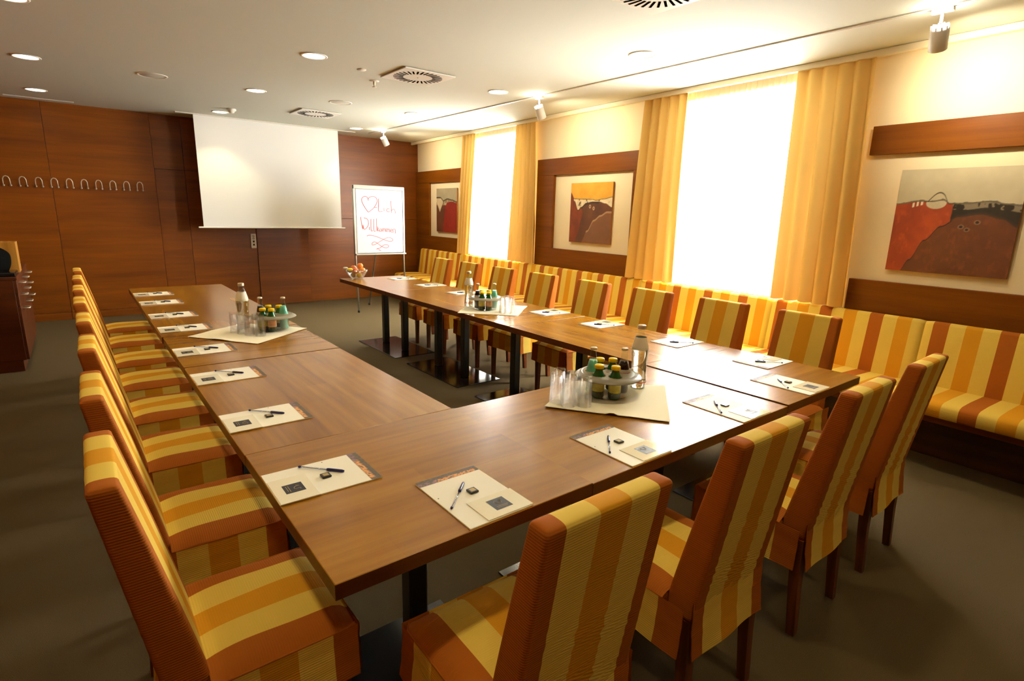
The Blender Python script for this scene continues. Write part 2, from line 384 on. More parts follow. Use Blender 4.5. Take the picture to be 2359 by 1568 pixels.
# wooden frames around the pictures: boards of their own
FR = [(2, -.0, 1.9, .515, 1.9), (3, 3.63, 5.5, 3.975, 5.32), (4, 7.66, 9.6, None, None)]
for n, u0, u1, i0, i1 in FR:
    t = thing('trim_%d' % n, {2: 'brown wooden wall surround around the small red picture in the far corner', 3: 'brown wooden wall surround around the picture with the golden sky',
                              4: 'brown wooden wall boards above and below the large picture'}[n], 'wall trim', WP(u0, 0, 0), TH, kind='structure')
    q = dict(ou=u0)
    wbox(MB(), u0, u1, 0.001, .042, 2.043, 2.247, .002, **q).build('board', M['trimwood'], t)
    wbox(MB(), u0, u1, 0.001, .042, .30, 1.12, .002, **q).build('board', M['trimwood'], t)
    if i0: 
        wbox(MB(), u0, i0, 0.001, .042, 1.121, 2.042, .002, **q).build('board', M['trimwood'], t)
        if i1 < u1: wbox(MB(), i1, u1, 0.001, .042, 1.121, 2.042, .002, **q).build('board', M['trimwood'], t)

# ------------------------------------------------------------------ tables
def table(x0, x1, y0, y1, label, dz=0.0):
    """pedestal table; long axis along local x"""
    lx, ly = x1 - x0, y1 - y0; rz = 0.0
    if ly > lx + .1: lx, ly, rz = ly, lx, math.pi / 2
    t = thing('pedestal_table', label, 'table', ((x0 + x1) / 2, (y0 + y1) / 2, 0), rz, 'meeting tables')
    z1 = T + dz; hx, hy = lx / 2, ly / 2
    top = MB().box(-hx, hx, -hy, hy, z1 - .042, z1, .0016)
    top.mi = [0 if min(top.v[i][2] for i in f) > z1 - .003 else 1 for f in top.f]
    top.build('tabletop', [M['table'], M['tableedge']], t)
    two = lx > 1.0; px = .485 if two else .2425
    MB().box(-px, px, -.2425, .2425, 0, .008, .002).build('base_plate', M['plate'], t)
    for cx in ((-.243, .243) if two else (0.0,)):
        MB().box(cx - .0335, cx + .0335, -.0335, .0335, .008, z1 - .05, .008).build('column', M['black'], t)
        MB().box(cx - .13, cx + .13, -.13, .13, z1 - .05, z1 - .042).build('mounting_plate', M['black'], t)
    return t
G = .0025
table(0, .803, 0, .797, 'square corner table nearest the camera, carrying the nearest left notepad', 0)
table(.803 + .0015, 2.043, 0, .80, 'long table between the two corner tables, with a drinks caddy on cloth', -.0035)
table(0, .80, .805, 2.047, 'long table next to the near left corner table in the left row', -.003)
table(.0, .80, 2.052, 2.848, 'square table in the middle of the left row, under a cloth corner', -.001)
table(-.006, .80, 2.852, 4.088, 'long table second from the back wall in the left row', .001)
table(-.004, .80, 4.092, 5.335, 'long table at the far end of the left row', 0)
table(2.047, 2.838, 0, .80, 'square corner table at the near right end by the bench', .002)
table(2.045, 2.838, .806, 2.028, 'long table next to the near right corner table in the right row', 0)
table(2.045, 2.838, 2.032, 2.828, 'square table in the middle of the right row, under a drinks caddy', .001)
table(2.045, 2.838, 2.832, 4.048, 'long table second from the back wall in the right row', 0)
table(2.045, 2.838, 4.052, 5.27, 'long table at the far right end, with the fruit bowl', .001)

# ------------------------------------------------------------------ chairs
def rrect(hx, hy, r, n=4):
    pts = []
    for cx, cy, a0 in ((hx - r, hy - r, 0), (-hx + r, hy - r, 90), (-hx + r, -hy + r, 180), (hx - r, -hy + r, 270)):
        for k in range(n + 1):
            a = R(a0 + 90 * k / n); pts.append((cx + r * math.cos(a), cy + r * math.sin(a)))
    return pts
def make_chair(seed=0):
    rnd = random.Random(seed); ph = rnd.uniform(0, 6)
    t = thing('dining_chair', 'x', 'chair', (0, 0, 0), 0, 'striped chairs around the tables')
    # backrest: rings of a rounded rectangle, leaning back
    mb = MB(); W = .192; levels = []
    NZ = 44
    for j in range(NZ + 1):
        k = j / NZ; z = .40 + .572 * k
        yf = -.112 - .128 * k ** 1.1; yr = -.207 - .092 * k
        levels.append((z, yf, yr, W - .006 * k, .012))
    zt = levels[-1][0]; yf, yr, w = levels[-1][1], levels[-1][2], levels[-1][3]
    for dz, ins in ((.006, .0012), (.010, .004), (.0125, .009), (.0138, .016), (.0142, .024)):
        levels.append((zt + dz, yf - ins, yr + ins, w - ins, .020))
    ring = []
    def ringpts(z, yf, yr, w, r):
        cy, hy = (yf + yr) / 2, (yf - yr) / 2; base = rrect(w, hy, min(r, hy * .9)); pts = []
        m = len(base)
        for i in range(m):
            a, b = base[i], base[(i + 1) % m]; d = math.hypot(b[0] - a[0], b[1] - a[1]); q = max(1, int(d / .03)) if d > .04 else 1
            for e in range(q): pts.append((a[0] + (b[0] - a[0]) * e / q, cy + a[1] + (b[1] - a[1]) * e / q))
        return pts
    vs, st, rb = [], [], []
    ref = ringpts(.7, -.2, -.27, W, .011); n = len(ref)
    def sample(l):
        z, yf, yr, w, r = l; cy, hy = (yf + yr) / 2, (yf - yr) / 2; out = []
        for (x, y) in ref:
            out.append((x / W * w, cy + (y + .235) / .035 * hy, z))
        return out
    for l in levels:
        for (x, y, z) in sample(l):
            cy = (l[1] + l[2]) / 2
            if y < cy:   # soft diagonal creases towards the foot of the back
                a = max(0.12, min(1, (.92 - z) / .40)); s_ = math.sin((z * 1.0 - x * .5) * 150 + ph + 2 * math.sin(z * 23)) * (.6 + .4 * math.sin((z + x * .3) * 37 + 1.7 * ph))
                y -= .0065 * a * s_ * (1 - (abs(x) / W) ** 2)
            vs.append((x, y, z)); st.append(x); rb.append(z)
    fs = []
    for j in range(len(levels) - 1):
        for i in range(n): fs.append((j*n + i, j*n + (i+1) % n, (j+1)*n + (i+1) % n, (j+1)*n + i))
    fs.append(tuple((len(levels) - 1) * n + i for i in range(n))); fs.append(tuple(range(n - 1, -1, -1)))
    mb.add(vs, fs, 0, True, st, rb); mb.build('backrest', M['stripe'], t)
    # seat: crowned cushion with a rounded front
    mb = MB(); SW, y0, y1 = .22, -.125, .232
    def seat(u, v):
        x = -SW + 2 * SW * u; y = y0 + (y1 - y0) * v
        crown = .018 * (1 - (2 * u - 1) ** 4) * (1 - (2 * v - 1) ** 4 * .8)
        edge = 0
        if v > .86: e = (v - .86) / .14; edge = .022 * e * e
        if u < .05 or u > .95: edge += .010
        return (x, y, .458 + crown - edge + .003 * math.sin(9 * u + ph) * math.sin(7 * v))
    mb.grid(seat, 20, 16, 0, True, lambda p: p[0], lambda p: p[1])
    mb.box(-SW + .004, SW - .004, y0, y1 - .004, .395, .446, .006)
    for i in range(len(mb.v)): mb.st.setdefault(i, mb.v[i][0]); mb.rb.setdefault(i, mb.v[i][1])
    mb.build('seat', M['stripe'], t)
    # skirt: four hanging panels with slits at the corners
    def panel(p0, p1, out, ztop, zbot, flare, stf, ph2):
        p0, p1, out = Vector(p0), Vector(p1), Vector(out); mb = MB(); NU, NV = 16, 8
        def f(u, v, off=0.0):
            p = p0.lerp(p1, u); w = .003 * v * math.sin(u * 9 + ph2) + .0035 * math.sin(v * 15 + u * 6 + ph2) * (1 - v)
            q = p + out * (flare * v * v + w * (.3 + v) + off)
            return (q.x, q.y, ztop + (zbot - ztop) * v + .002 * v * math.sin(u * 7 + ph2))
        mb.grid(lambda u, v: f(u, v, .0015), NU, NV, 0, True, stf, lambda p: p[2]); mb.grid(lambda u, v: f(u, v, -.0015), NU, NV, 0, True, stf, lambda p: p[2])
        return mb.build('skirt_panel', M['stripe'], t)
    ZH = .292
    panel((-SW, y1, 0), (SW, y1, 0), (0, 1, 0), .448, ZH, .006, lambda p: p[0], ph)
    yc = (y0 + y1) / 2 - .03
    for s in (-1, 1): panel((s * SW, -.2, 0), (s * SW, y1 - .004, 0), (s, 0, 0), .448, ZH, .012, lambda p: p[1] - yc, ph + s)
    panel((-.192, -.212, 0), (.192, -.212, 0), (0, -1, 0), .47, ZH - .01, .016, lambda p: p[0], ph + 3)
    # piping around the seat
    mb = MB(); mb.tube([(-SW, -.12, .447), (-SW, y1 - .03, .447), (-SW + .02, y1, .442), (0, y1 + .003, .444), (SW - .02, y1, .442), (SW, y1 - .03, .447), (SW, -.12, .447)], .0028, 6)
    for i in range(len(mb.v)): mb.st[i] = .183; mb.rb[i] = 0
    mb.build('piping', M['stripe'], t)
    for sx in (-1, 1):
        for yy, lean in ((.195, .0), (-.188, -.022)):
            mb = MB(); a, b = .021, .015; cx = sx * .175
            vs = []
            for z, h, dy in ((0, b, lean), (.2, .018, lean * .35), (.40, a, 0)):
                for ax, ay in ((-h, -h), (h, -h), (h, h), (-h, h)): vs.append((cx + ax, yy + dy + ay, z))
            fs = [(3, 2, 1, 0), (8, 9, 10, 11)] + [(j*4 + i, j*4 + (i+1) % 4, (j+1)*4 + (i+1) % 4, (j+1)*4 + i) for j in (0, 1) for i in range(4)]
            mb.add(vs, fs); mb.build('leg', M['legwood'], t)
    return t
protos = [make_chair(s) for s in (1, 2, 3)]; used = set(); NCH = [0]
def place_chair(x, y, rz, label):
    k = NCH[0] % 3; NCH[0] += 1
    o = protos[k] if k not in used else copy_tree(protos[k]); used.add(k)
    o.location = (x, y, 0); o.rotation_euler = (0, 0, rz); o['label'] = label
    return o
jit = lambda a: random.uniform(-a, a)
LC = [.43, 1.075, 1.76, 2.40, 3.04, 3.65, 4.32, 4.955]
for i, y in enumerate(LC):
    lab = 'striped slipcovered chair nearest the camera on the left side of the left table row' if i == 0 else \
          'striped slipcovered chair at the far end of the left table row' if i == 7 else \
          'striped slipcovered chair, %s from the near end of the left table row' % ORD[i]
    place_chair(-.10 + (0 if i < 2 else jit(.008)), y, -math.pi / 2 + R(jit(1.2)), lab)
FC = [.44, 1.11, 1.81, 2.455]
for i, x in enumerate(FC):
    place_chair(x, -.10, R(jit(1.0)), ['striped chair seen from behind, leftmost of the four along the near table edge',
        'striped chair seen from behind, second from left along the near table edge',
        'striped chair seen from behind, third from left along the near table edge',
        'striped chair seen from behind, rightmost along the near table edge by the bench'][i])
RC = [.46, 1.055, 1.67, 2.30, 2.965, 3.595, 4.25, 4.855]
for i, y in enumerate(RC):
    lab = 'striped slipcovered chair nearest the camera between right table row and bench' if i == 0 else \
          'striped slipcovered chair at the far end between right table row and bench' if i == 7 else \
          'striped slipcovered chair, %s from the near end between right table row and bench' % ORD[i]
    place_chair(2.94 + jit(.008), y, math.pi / 2 + R(jit(1.5)), lab)

# ------------------------------------------------------------------ bench along the window wall
U0, U1 = .32, 9.6
bn = thing('upholstered_bench', 'long upholstered bench with yellow, gold and rust stripes under the windows', 'bench', WP(U0, 0, 0), TH)
SEG = [.32, 1.79, 3.30, 4.83, 5.60, 7.11, 8.238, U1]
for k in range(len(SEG) - 1):
    a, b = SEG[k] + .002, SEG[k + 1] - .002; ph = 7.699 + .0457 if k < 6 else 8.472 + .0457
    def prof(kind):
        if kind == 'back':
            P = [(.055, .40), (.055, .85), (.058, .873), (.070, .884), (.090, .886), (.108, .880), (.118, .866), (.175, .46), (.178, .42), (.17, .40)]
        else:
            P = [(.08, .365), (.08, .44), (.20, .452), (.45, .460), (.60, .458), (.632, .450), (.648, .434), (.652, .41), (.648, .375), (.64, .362)]
        return P
    for kind in ('back', 'seat'):
        P = prof(kind); mb = MB(); NU = max(8, int((b - a) / .045)); rows = []
        vs, st, rb = [], [], []
        for i in range(NU + 1):
            u = a + (b - a) * i / NU; ed = min(i, NU - i); sh = .010 if ed == 0 else .0
            cy = sum(p[0] for p in P) / len(P); cz = sum(p[1] for p in P) / len(P)
            for (v, z) in P:
                v2 = v + (cy - v) * sh * 5 * .6; z2 = z + (cz - z) * sh * 5 * .6
                vs.append((-(u - U0), v2, z2)); st.append(u - ph); rb.append(v + z)
        m = len(P); fs = []
        for i in range(NU):
            for j in range(m): fs.append((i*m + j, i*m + (j+1) % m, (i+1)*m + (j+1) % m, (i+1)*m + j))
        fs.append(tuple(range(m - 1, -1, -1))); fs.append(tuple(NU * m + j for j in range(m)))
        mb.add(vs, fs, 0, True, st, rb)
        mb.build('back_cushion' if kind == 'back' else 'seat_cushion', M['bench'], bn)
wbox(MB(), U0 + .02, U1, .10, .56, .30, .362, .003, ou=U0).build('seat_frame', M['trimwood'], bn)
wbox(MB(), U0 + .02, U1, .05, .34, 0, .30, .003, ou=U0).build('plinth', M['plinth'], bn)

# ------------------------------------------------------------------ curtains
def drape(u0t, u1t, u0b, u1b, folds, label, seed, v0=.10, zt=2.73, zb=.895, mat='drape', name='curtain', amp=.028, cat='curtain', group='gold curtains', nper=14):
    rnd = random.Random(seed); ph = rnd.uniform(0, 6); N = folds * nper
    ps = [rnd.uniform(.75, 1.3) for _ in range(folds * 2 + 2)]
    um = (u0t + u1t) / 2
    def f(s, t):
        a, b = u0t + (u0b - u0t) * t, u1t + (u1b - u1t) * t
        k = s * folds; ki = int(k); kf = k - ki; kf = kf * kf * (3 - 2 * kf); am = amp * (.5 + .5 * t) * (ps[ki % len(ps)] * (1 - kf) + ps[(ki + 1) % len(ps)] * kf)
        w = 2 * abs(math.sin(math.pi * k + ph / 2 + .22 * math.sin(t * 3 + ph))) ** .8 - 1
        ss = s + .012 * math.sin(2 * math.pi * k * 1.0 + ph + 1.3) * (.4 + .6 * t)
        u = a + (b - a) * max(0, min(1, ss))
        return (-(u - um), v0 + am * w * 1.0, zt + (zb - zt) * t + (.006 * math.sin(2 * math.pi * k + ph) if t > .98 else 0))
    mb = MB(); mb.grid(f, N, 22)
    o = mb.build(name, M[mat], None, WP(um, 0, 0), TH); tag(o, label, cat, group)
    return o
drape(1.80, 2.18, 1.65, 1.98, 4, 'gold curtain at the left side of the far window', 3, amp=.036)
drape(3.24, 3.66, 3.12, 3.71, 5, 'gold curtain at the right side of the far window', 5, amp=.042)
drape(5.48, 6.01, 5.38, 6.01, 5, 'gold curtain at the left side of the near window', 8, amp=.046)
drape(7.07, 7.64, 7.10, 7.70, 5, 'gold curtain at the right side of the near window', 12, amp=.048)
drape(1.86, 3.46, 1.86, 3.46, 30, 'sheer white curtain hanging in the far window', 21, .022, 2.732, .893, 'sheer', 'sheer_curtain', .008, 'curtain', 'sheer curtains', 8)
drape(5.70, 7.38, 5.70, 7.38, 32, 'sheer white curtain hanging in the near window', 22, .022, 2.732, .893, 'sheer', 'sheer_curtain', .008, 'curtain', 'sheer curtains', 8)

# ------------------------------------------------------------------ pictures
def hsh(i, j, s=0):
    n = math.sin(i * 127.1 + j * 311.7 + s * 74.7) * 43758.5453; return n - math.floor(n)
def vn(x, y, s=0):
    i, j = math.floor(x), math.floor(y); fx, fy = x - i, y - j; fx = fx * fx * (3 - 2 * fx); fy = fy * fy * (3 - 2 * fy)
    return (hsh(i, j, s) * (1 - fx) + hsh(i + 1, j, s) * fx) * (1 - fy) + (hsh(i, j + 1, s) * (1 - fx) + hsh(i + 1, j + 1, s) * fx) * fy
def fbm(x, y, s=0): return .5 * vn(x, y, s) + .3 * vn(2 * x, 2 * y, s + 1) + .2 * vn(4.3 * x, 4.3 * y, s + 2)
def itp(x, P):
    for (a, b), (c, d) in zip(P, P[1:]):
        if x <= c: k = max(0, (x - a) / (c - a)); k = k * k * (3 - 2 * k); return b + (d - b) * k
    return P[-1][1]
def mixc(a, b, k): k = max(0, min(1, k)); return tuple(x + (y - x) * k for x, y in zip(a, b))
def paint_large(s, t):
    n = fbm(s * 6, t * 6, 1); n2 = fbm(s * 22, t * 14, 4)
    dome = itp(s, [(.12, -.02), (.2, .12), (.3, .32), (.42, .46), (.55, .545), (.72, .57), (.88, .53), (1, .46)])
    hor = itp(s, [(0, .66), (.2, .69), (.3, .685), (.4, .70), (.46, .665), (.6, .665), (.75, .685), (.9, .66), (1, .645)])
    sky = mixc((206, 198, 170), (186, 178, 148), n * 1.1)
    if t > hor:
        c = sky
        if abs(t - hor - .05 * math.sin(max(0, min(1, (s - .27) / .17)) * math.pi) * 1.6) < .006 and .24 < s < .50: c = (70, 62, 50)
        if abs(t - hor) < .012 + .03 * max(0, n2 - .45) : c = mixc(c, (66, 58, 46), .7)
        return c
    if ((s - .345) / .085) ** 2 + ((t - .675) / .055) ** 2 < 1: return mixc((206, 196, 168), (176, 164, 136), n2)
    if .13 < s < .24 and abs(t - .665 - (s - .18) * .3) < .022 and math.sin(s * 175) > .0: return (226, 216, 190)
    if t < dome:
        c = mixc((118, 66, 34), (92, 50, 26), n * 1.2); c = mixc(c, (142, 78, 40), max(0, n2 - .55) * 2)
        if dome - t < .012 and s < .5: c = (50, 30, 20)
        for (a, b, r) in ((.70, .50, .026), (.58, .455, .026), (.63, .43, .024)):
            d = math.hypot((s - a), (t - b) * 1.2)
            if d < r: c = (46, 30, 22) if d < r * .55 else (132, 104, 76)
        return c
    if s < .47 + .03 * n and t > dome:
        c = mixc((190, 80, 28), (140, 52, 22), n * 1.25); return mixc(c, (198, 94, 36), max(0, n2 - .58) * 2)
    c = mixc((34, 28, 20), (50, 42, 30), n2)
    if hor - t < .05 and n2 > .5: c = mixc(c, (170, 158, 132), .7)
    return mixc(c, (92, 54, 32), max(0, 1 - (t - dome) / .03) * .6)
def paint_gold(s, t):
    n = fbm(s * 6, t * 6, 7); n2 = fbm(s * 20, t * 14, 9)
    hor = itp(s, [(0, .84), (.1, .74), (.3, .735), (.55, .73), (.62, .715), (.8, .735), (1, .765)])
    low = itp(s, [(0, .82), (.1, .70), (.2, .55), (.27, .60), (.4, .67), (.55, .69), (.7, .69), (.85, .66), (1, .60)])
    if t > hor: return mixc((206, 146, 32), (222, 170, 58), n * 1.2)
    if t > low and s > .08:
        c = mixc((234, 220, 184), (196, 176, 136), n2 * .9)
        return (90, 72, 50) if hor - t < .010 or (n2 > .68) else c
    edge = itp(t, [(0, .16), (.3, .26), (.5, .32), (.62, .26), (1, .2)])
    if s < edge:
        return mixc((150, 70, 28), (112, 48, 22), n * 1.3) if t < low - .02 or s < .1 else (80, 52, 34)
    c = mixc((112, 66, 38), (84, 50, 32), n * 1.2)
    sw = itp(s, [(.3, .0), (.45, .2), (.6, .38), (.75, .46), (.9, .52)])
    if t < sw: c = mixc(c, (142, 100, 66), .55)
    if abs(t - sw) < .014 and s > .42: c = mixc(c, (178, 150, 112), .8)
    if low - t < .03 and s < .7: c = mixc(c, (50, 34, 24), .7)
    for a, b in ((.49, .61), (.58, .58)):
        if abs(math.hypot(s - a, (t - b) * .8) - .018) < .007: c = (186, 160, 124)
    return c
def paint_red(s, t):
    n = fbm(s * 6, t * 6, 13); n2 = fbm(s * 20, t * 14, 15)
    hor = itp(s, [(0, .80), (.2, .80), (.35, .73), (.55, .77), (.75, .745), (1, .70)])
    dome = itp(s, [(.30, -.1), (.36, .2), (.40, .42), (.44, .60), (.55, .68), (.75, .70), (1, .66)])
    if t > hor: return mixc((176, 166, 136), (160, 150, 122), n * 1.2)
    if hor - t < .022: return (46, 38, 28)
    if s < .32 and t > .78 - .1 - (.16 - abs(s - .17)) * 1.4: return mixc((224, 208, 174), (190, 170, 134), n2)
    if t < dome: return mixc((150, 40, 26), (124, 28, 20), n * 1.2) if s > .33 else mixc((104, 58, 36), (84, 46, 30), n)
    if t > .62: return mixc((208, 192, 156), (90, 70, 50), n2)
    return mixc((110, 64, 42), (86, 48, 32), n * 1.2)
def picture(u0, u1, z0, z1, fn, label, cat='painting', N=170):
    t = thing('canvas_painting', label, cat, WP((u0 + u1) / 2, .0, z0), TH)
    h = (u1 - u0) / 2; H = z1 - z0
    MB().box(-h, h, .004, .0275, 0, H, .002).build('canvas', M['canvas'], t)
    mb = MB(); mb.grid(lambda s, q: (h - 2 * h * s, .0281, H * q), N, N, 0, False)
    me = mb.mesh('painted_face', M['paint']); ca = me.attributes.new('paint', 'FLOAT_COLOR', 'POINT'); vals = []
    for (x, y, z) in mb.v:
        a_, b_ = (h - x) / (2 * h), z / H; e_ = .33 / N
        cs_ = [fn(max(0, min(1, a_ + i_ * e_)), max(0, min(1, b_ + j_ * e_))) for i_ in (-1, 0, 1) for j_ in (-1, 0, 1)]
        c = [sum(q[k] for q in cs_) / 9 for k in range(3)]; vals += list(lin(*[max(0, min(255, q)) for q in c]))
    ca.data.foreach_set('color', vals); link('painted_face', me, t)
    return t
picture(.775, 1.485, 1.21, 1.94, paint_red, 'canvas with a grey sky and a red dome in the far corner', N=80)
picture(4.308, 5.022, 1.222, 1.933, paint_gold, 'canvas with a golden sky above a brown hill between the windows', N=120)
picture(7.895, 8.600, 1.212, 1.927, paint_large, 'canvas with pale sky, orange field and dark brown hill, nearest the camera')

# ------------------------------------------------------------------ places: notepad, pen, chocolate, card
def make_place():
    pad = thing('notepad', 'x', 'notepad', (0, 0, T), 0, 'notepads laid out on the tables')
    MB().box(0, .21, 0, .297, 0, .004, .0005).build('paper_block', M['paper'], pad)
    # printed header strip of small night-view lights
    mb = MB(); mb.grid(lambda u, v: (.21 * u, .264 + .033 * v, .0043), 42, 7, 0, False)
    me = mb.mesh('header_strip', M['paint']); ca = me.attributes.new('paint', 'FLOAT_COLOR', 'POINT'); vals = []
    for (x, y, z) in mb.v:
        v = (y - .264) / .033; n = hsh(round(x * 200), round(y * 220), 3); c = mixc((112, 96, 78), (84, 72, 62), n)
        if v < .55 and .25 < x / .21 < .95 and n > .35: c = mixc((206, 120, 56), (240, 176, 110), n)
        if v < .5 and x / .21 < .3 and n > .5: c = (150, 116, 136)
        vals += list(lin(*c))
    ca.data.foreach_set('color', vals); link('header_strip', me, pad)
    MB().lathe([(.0022, 0), (.0022, .0003)], 8, .012, .18, .0041).build('punch_mark', M['tableedge'], pad)
    card = thing('name_card', 'x', 'card', (0, 0, T), 0, 'name cards on the notepads')
    MB().box(.060, .213, .002, .110, .0045, .0062, .0004).build('folded_card', M['card'], card)
    MB().box(.108, .163, .030, .085, .0063, .0066).build('dark_emblem', M['navyprint'], card)
    mb = MB(); pts = [(.121 + .030 * k / 14 + .004 * math.sin(k * .9), .066 + .009 * math.sin(k * .62), .0068) for k in range(15)]
    mb.tube(pts, .0007, 4)
    for q in (0, 1): mb.box(.117, .155 - .004 * q, .044 - .006 * q, .0455 - .006 * q, .0067, .0069)
    mb.build('emblem_lettering', M['gold'], card)
    ch = thing('chocolate', 'x', 'chocolate', (0, 0, T), 0, 'wrapped chocolates on the notepads')
    MB().box(.099, .127, .144, .172, .0045, .0105, .0015).build('wrapper', M['choc'], ch)
    MB().box(.105, .121, .150, .166, .0106, .0108).build('gold_print', M['gold'], ch)
    pen = thing('ballpoint_pen', 'x', 'pen', (0, 0, T), 0, 'ballpoint pens on the notepads')
    a, b = Vector((.012, .110, .0082)), Vector((.118, .213, .0082)); d = (b - a)
    MB().cyl(a, a + d * .74, .0036, 10).build('barrel', M['pen'], pen)
    MB().cyl(a + d * .05, a + d * .70, .0009, 6).build('refill', M['navy'], pen)
    MB().tube([a - d * .02, a, a + d * .03], .004, 10, radii=[.0028, .0038, .0038]).build('end_plug', M['navy'], pen)
    MB().tube([a + d * .62, a + d * .66, b - d * .05, b], .0048, 10, radii=[.0042, .0048, .0046, .0032]).build('pen_cap', M['navy'], pen)
    return pad, card, ch, pen
pl0 = make_place(); NPL = [0]
def place_setting(x, y, rz, where, dz=0.0):
    first = NPL[0] == 0; NPL[0] += 1
    names = ('white notepad with printed header strip, %s', 'cream card with dark square emblem on the notepad %s', 'small dark wrapped chocolate on the notepad %s', 'blue-capped pen on the notepad %s')
    for p, nm in zip(pl0, names):
        o = p if first else copy_tree(p)
        o.location = (x, y, T + dz + .0002); o.rotation_euler = (0, 0, rz); o['label'] = nm % where
NR = 'near end of the left row'
LP = [(.611 + .399) / 2, 1.123, 1.79, 2.382, 3.068, 3.62, 4.295, 4.842]
LDZ = [0, -.003, -.003, -.001, .001, .001, 0, 0]
for i, y in enumerate(LP):
    w = 'nearest on the left row' if i == 0 else 'farthest on the left row' if i == 7 else '%s from near on the left row' % ORD[i]
    place_setting(.002, y + .105, -math.pi / 2 + R(jit(.8)), w, LDZ[i])
for i, (x, dz) in enumerate(((.355, 0), (.992, -.0035), (1.68, -.0035), (2.262, .002))):
    place_setting(x, .003, R((0.0, 0, -1.2, 0)[i]), '%s from left along the near edge' % ORD[i], dz)
for i, y in enumerate((.457, 1.04, 1.715, 2.305, 3.61, 4.275, 4.95)):
    w = 'nearest on the right row' if i == 0 else 'farthest on the right row' if i == 6 else '%s from near on the right row' % ORD[i]
    place_setting(2.836, y - .105, math.pi / 2 + R(jit(.8)), w, .002 if i == 0 else .0)

# ------------------------------------------------------------------ drinks: cloth, caddy, bottles, glasses
def linen(cs, label, seed, fold=None):
    """square cloth lying on the table with soft ripples; cs = four corners (x, y)"""
    A, B, Cc, D = [Vector((x, y, 0)) for x, y in cs]; c = (A + B + Cc + D) / 4; rnd = random.Random(seed); p = rnd.uniform(0, 6)
    def f(u, v, off=0.0):
        q = A.lerp(B, u).lerp(D.lerp(Cc, u), v) - c
        e = min(u, 1 - u, v, 1 - v)
        z = .0016 + (.0045 * max(0, math.sin(u * 9 + p) * math.sin(v * 8 + 2 * p)) * max(0, 1 - e * 7) if e < .14 else 0)
        if fold and abs(u - fold) < .05 and v < .12: z += .010 * (1 - abs(u - fold) / .05) * (1 - v / .12)
        return (q.x, q.y, z + off)
    mb = MB(); mb.grid(lambda u, v: f(u, v, .0012), 30, 30); mb.grid(lambda u, v: f(u, v, -.0012), 30, 30)
    o = mb.build('linen_cloth', M['linen'], None, (c.x, c.y, T + .001)); tag(o, label, 'tablecloth', 'linen cloths under the drinks'); return o
CZ = T + .0042
def caddy(cx, cy, angs, label):
    t = thing('bottle_caddy', label, 'bottle holder', (cx, cy, CZ), 0, 'round bottle caddies')
    MB().lathe([(.084, 0), (.090, .003), (.112, .088), (.115, .094), (.1135, .094), (.110, .088), (.088, .006), (.0, .005)], 36, cap0=True, cap1=False).build('clear_bowl', M['plasticclear'], t)
    holes = [(.072 * math.cos(a), .072 * math.sin(a)) for a in angs]
    mb = MB(); NA, NRR = 120, 24
    for z in (.1045, .1005):
        vs = [((.012 + (.118 - .012) * j / NRR) * math.cos(2 * math.pi * i / NA), (.012 + (.118 - .012) * j / NRR) * math.sin(2 * math.pi * i / NA), z) for j in range(NRR + 1) for i in range(NA)]
        fs = []
        for j in range(NRR):
            for i in range(NA):
                q = (j*NA + i, j*NA + (i+1) % NA, (j+1)*NA + (i+1) % NA, (j+1)*NA + i)
                mx = sum(vs[k][0] for k in q) / 4; my = sum(vs[k][1] for k in q) / 4
                if all(math.hypot(mx - hx, my - hy) > .0315 for hx, hy in holes): fs.append(q)
        mb.add(vs, fs)
    mb.lathe([(.118, .1005), (.118, .1045), (.124, .106), (.148, .092), (.150, .089), (.146, .0885), (.122, .1005)], 48, cap0=False, cap1=False)
    mb.lathe([(.0, .1045), (.012, .1045), (.012, .1005), (.0, .1005)], 12, cap0=False, cap1=False)
    mb.build('tray_plate', M['tray'], t)
    return [(cx + hx, cy + hy) for hx, hy in holes]
def juice_bottle(label_mat):
    t = thing('juice_bottle', 'x', 'bottle', (0, 0, 0), 0, 'small juice bottles with yellow caps')
    MB().lathe([(.024, 0), (.0275, .004), (.0275, .085), (.026, .098), (.017, .118), (.0155, .126), (.0155, .134)], 20).build('glass_body', M['juiceglass'], t)
    MB().lathe([(.0279, .030), (.0279, .078)], 20, cap0=False, cap1=False).build('paper_label', label_mat, t)
    MB().lathe([(.0279, .006), (.0279, .028)], 20, cap0=False, cap1=False).build('dark_base', M['juicedark'], t)
    MB().lathe([(.0195, .131), (.0205, .133), (.0205, .144), (.0185, .1475), (.0, .148)], 20, cap1=False).build('screw_cap', M['yellowcap'], t)
    return t
def soda_bottle(kind):
    t = thing(kind + '_bottle', 'x', 'bottle', (0, 0, 0), 0, 'small soft drink bottles')
    MB().lathe([(.025, 0), (.028, .005), (.027, .035), (.029, .065), (.0285, .095), (.024, .125), (.0155, .165), (.0125, .185), (.0125, .197), (.0145, .198), (.0145, .203), (.012, .205)], 20, cap1=False).build('glass_body', M['bottleglass'], t)
    liq = M['cola'] if kind == 'cola' else M['teal']
    MB().lathe([(.0235, .004), (.0262, .008), (.0253, .035), (.0273, .065), (.0268, .095), (.0222, .125), (.0165, .152)], 20).build('drink', liq, t)
    MB().lathe([(.0287, .078), (.0288, .096), (.0262, .114)], 20, cap0=False, cap1=False).build('paper_label', M['clabel'] if kind == 'cola' else M['teal'], t)
    MB().lathe([(.02905, .092), (.0284, .100)], 20, cap0=False, cap1=False).build('label_print', M['redmark'] if kind == 'cola' else M['wlabel'], t)
    MB().lathe([(.0150, .200), (.0155, .201), (.0148, .208), (.012, .2105), (.0, .211)], 16, cap1=False).build('crown_cap', M['cap'], t)
    return t
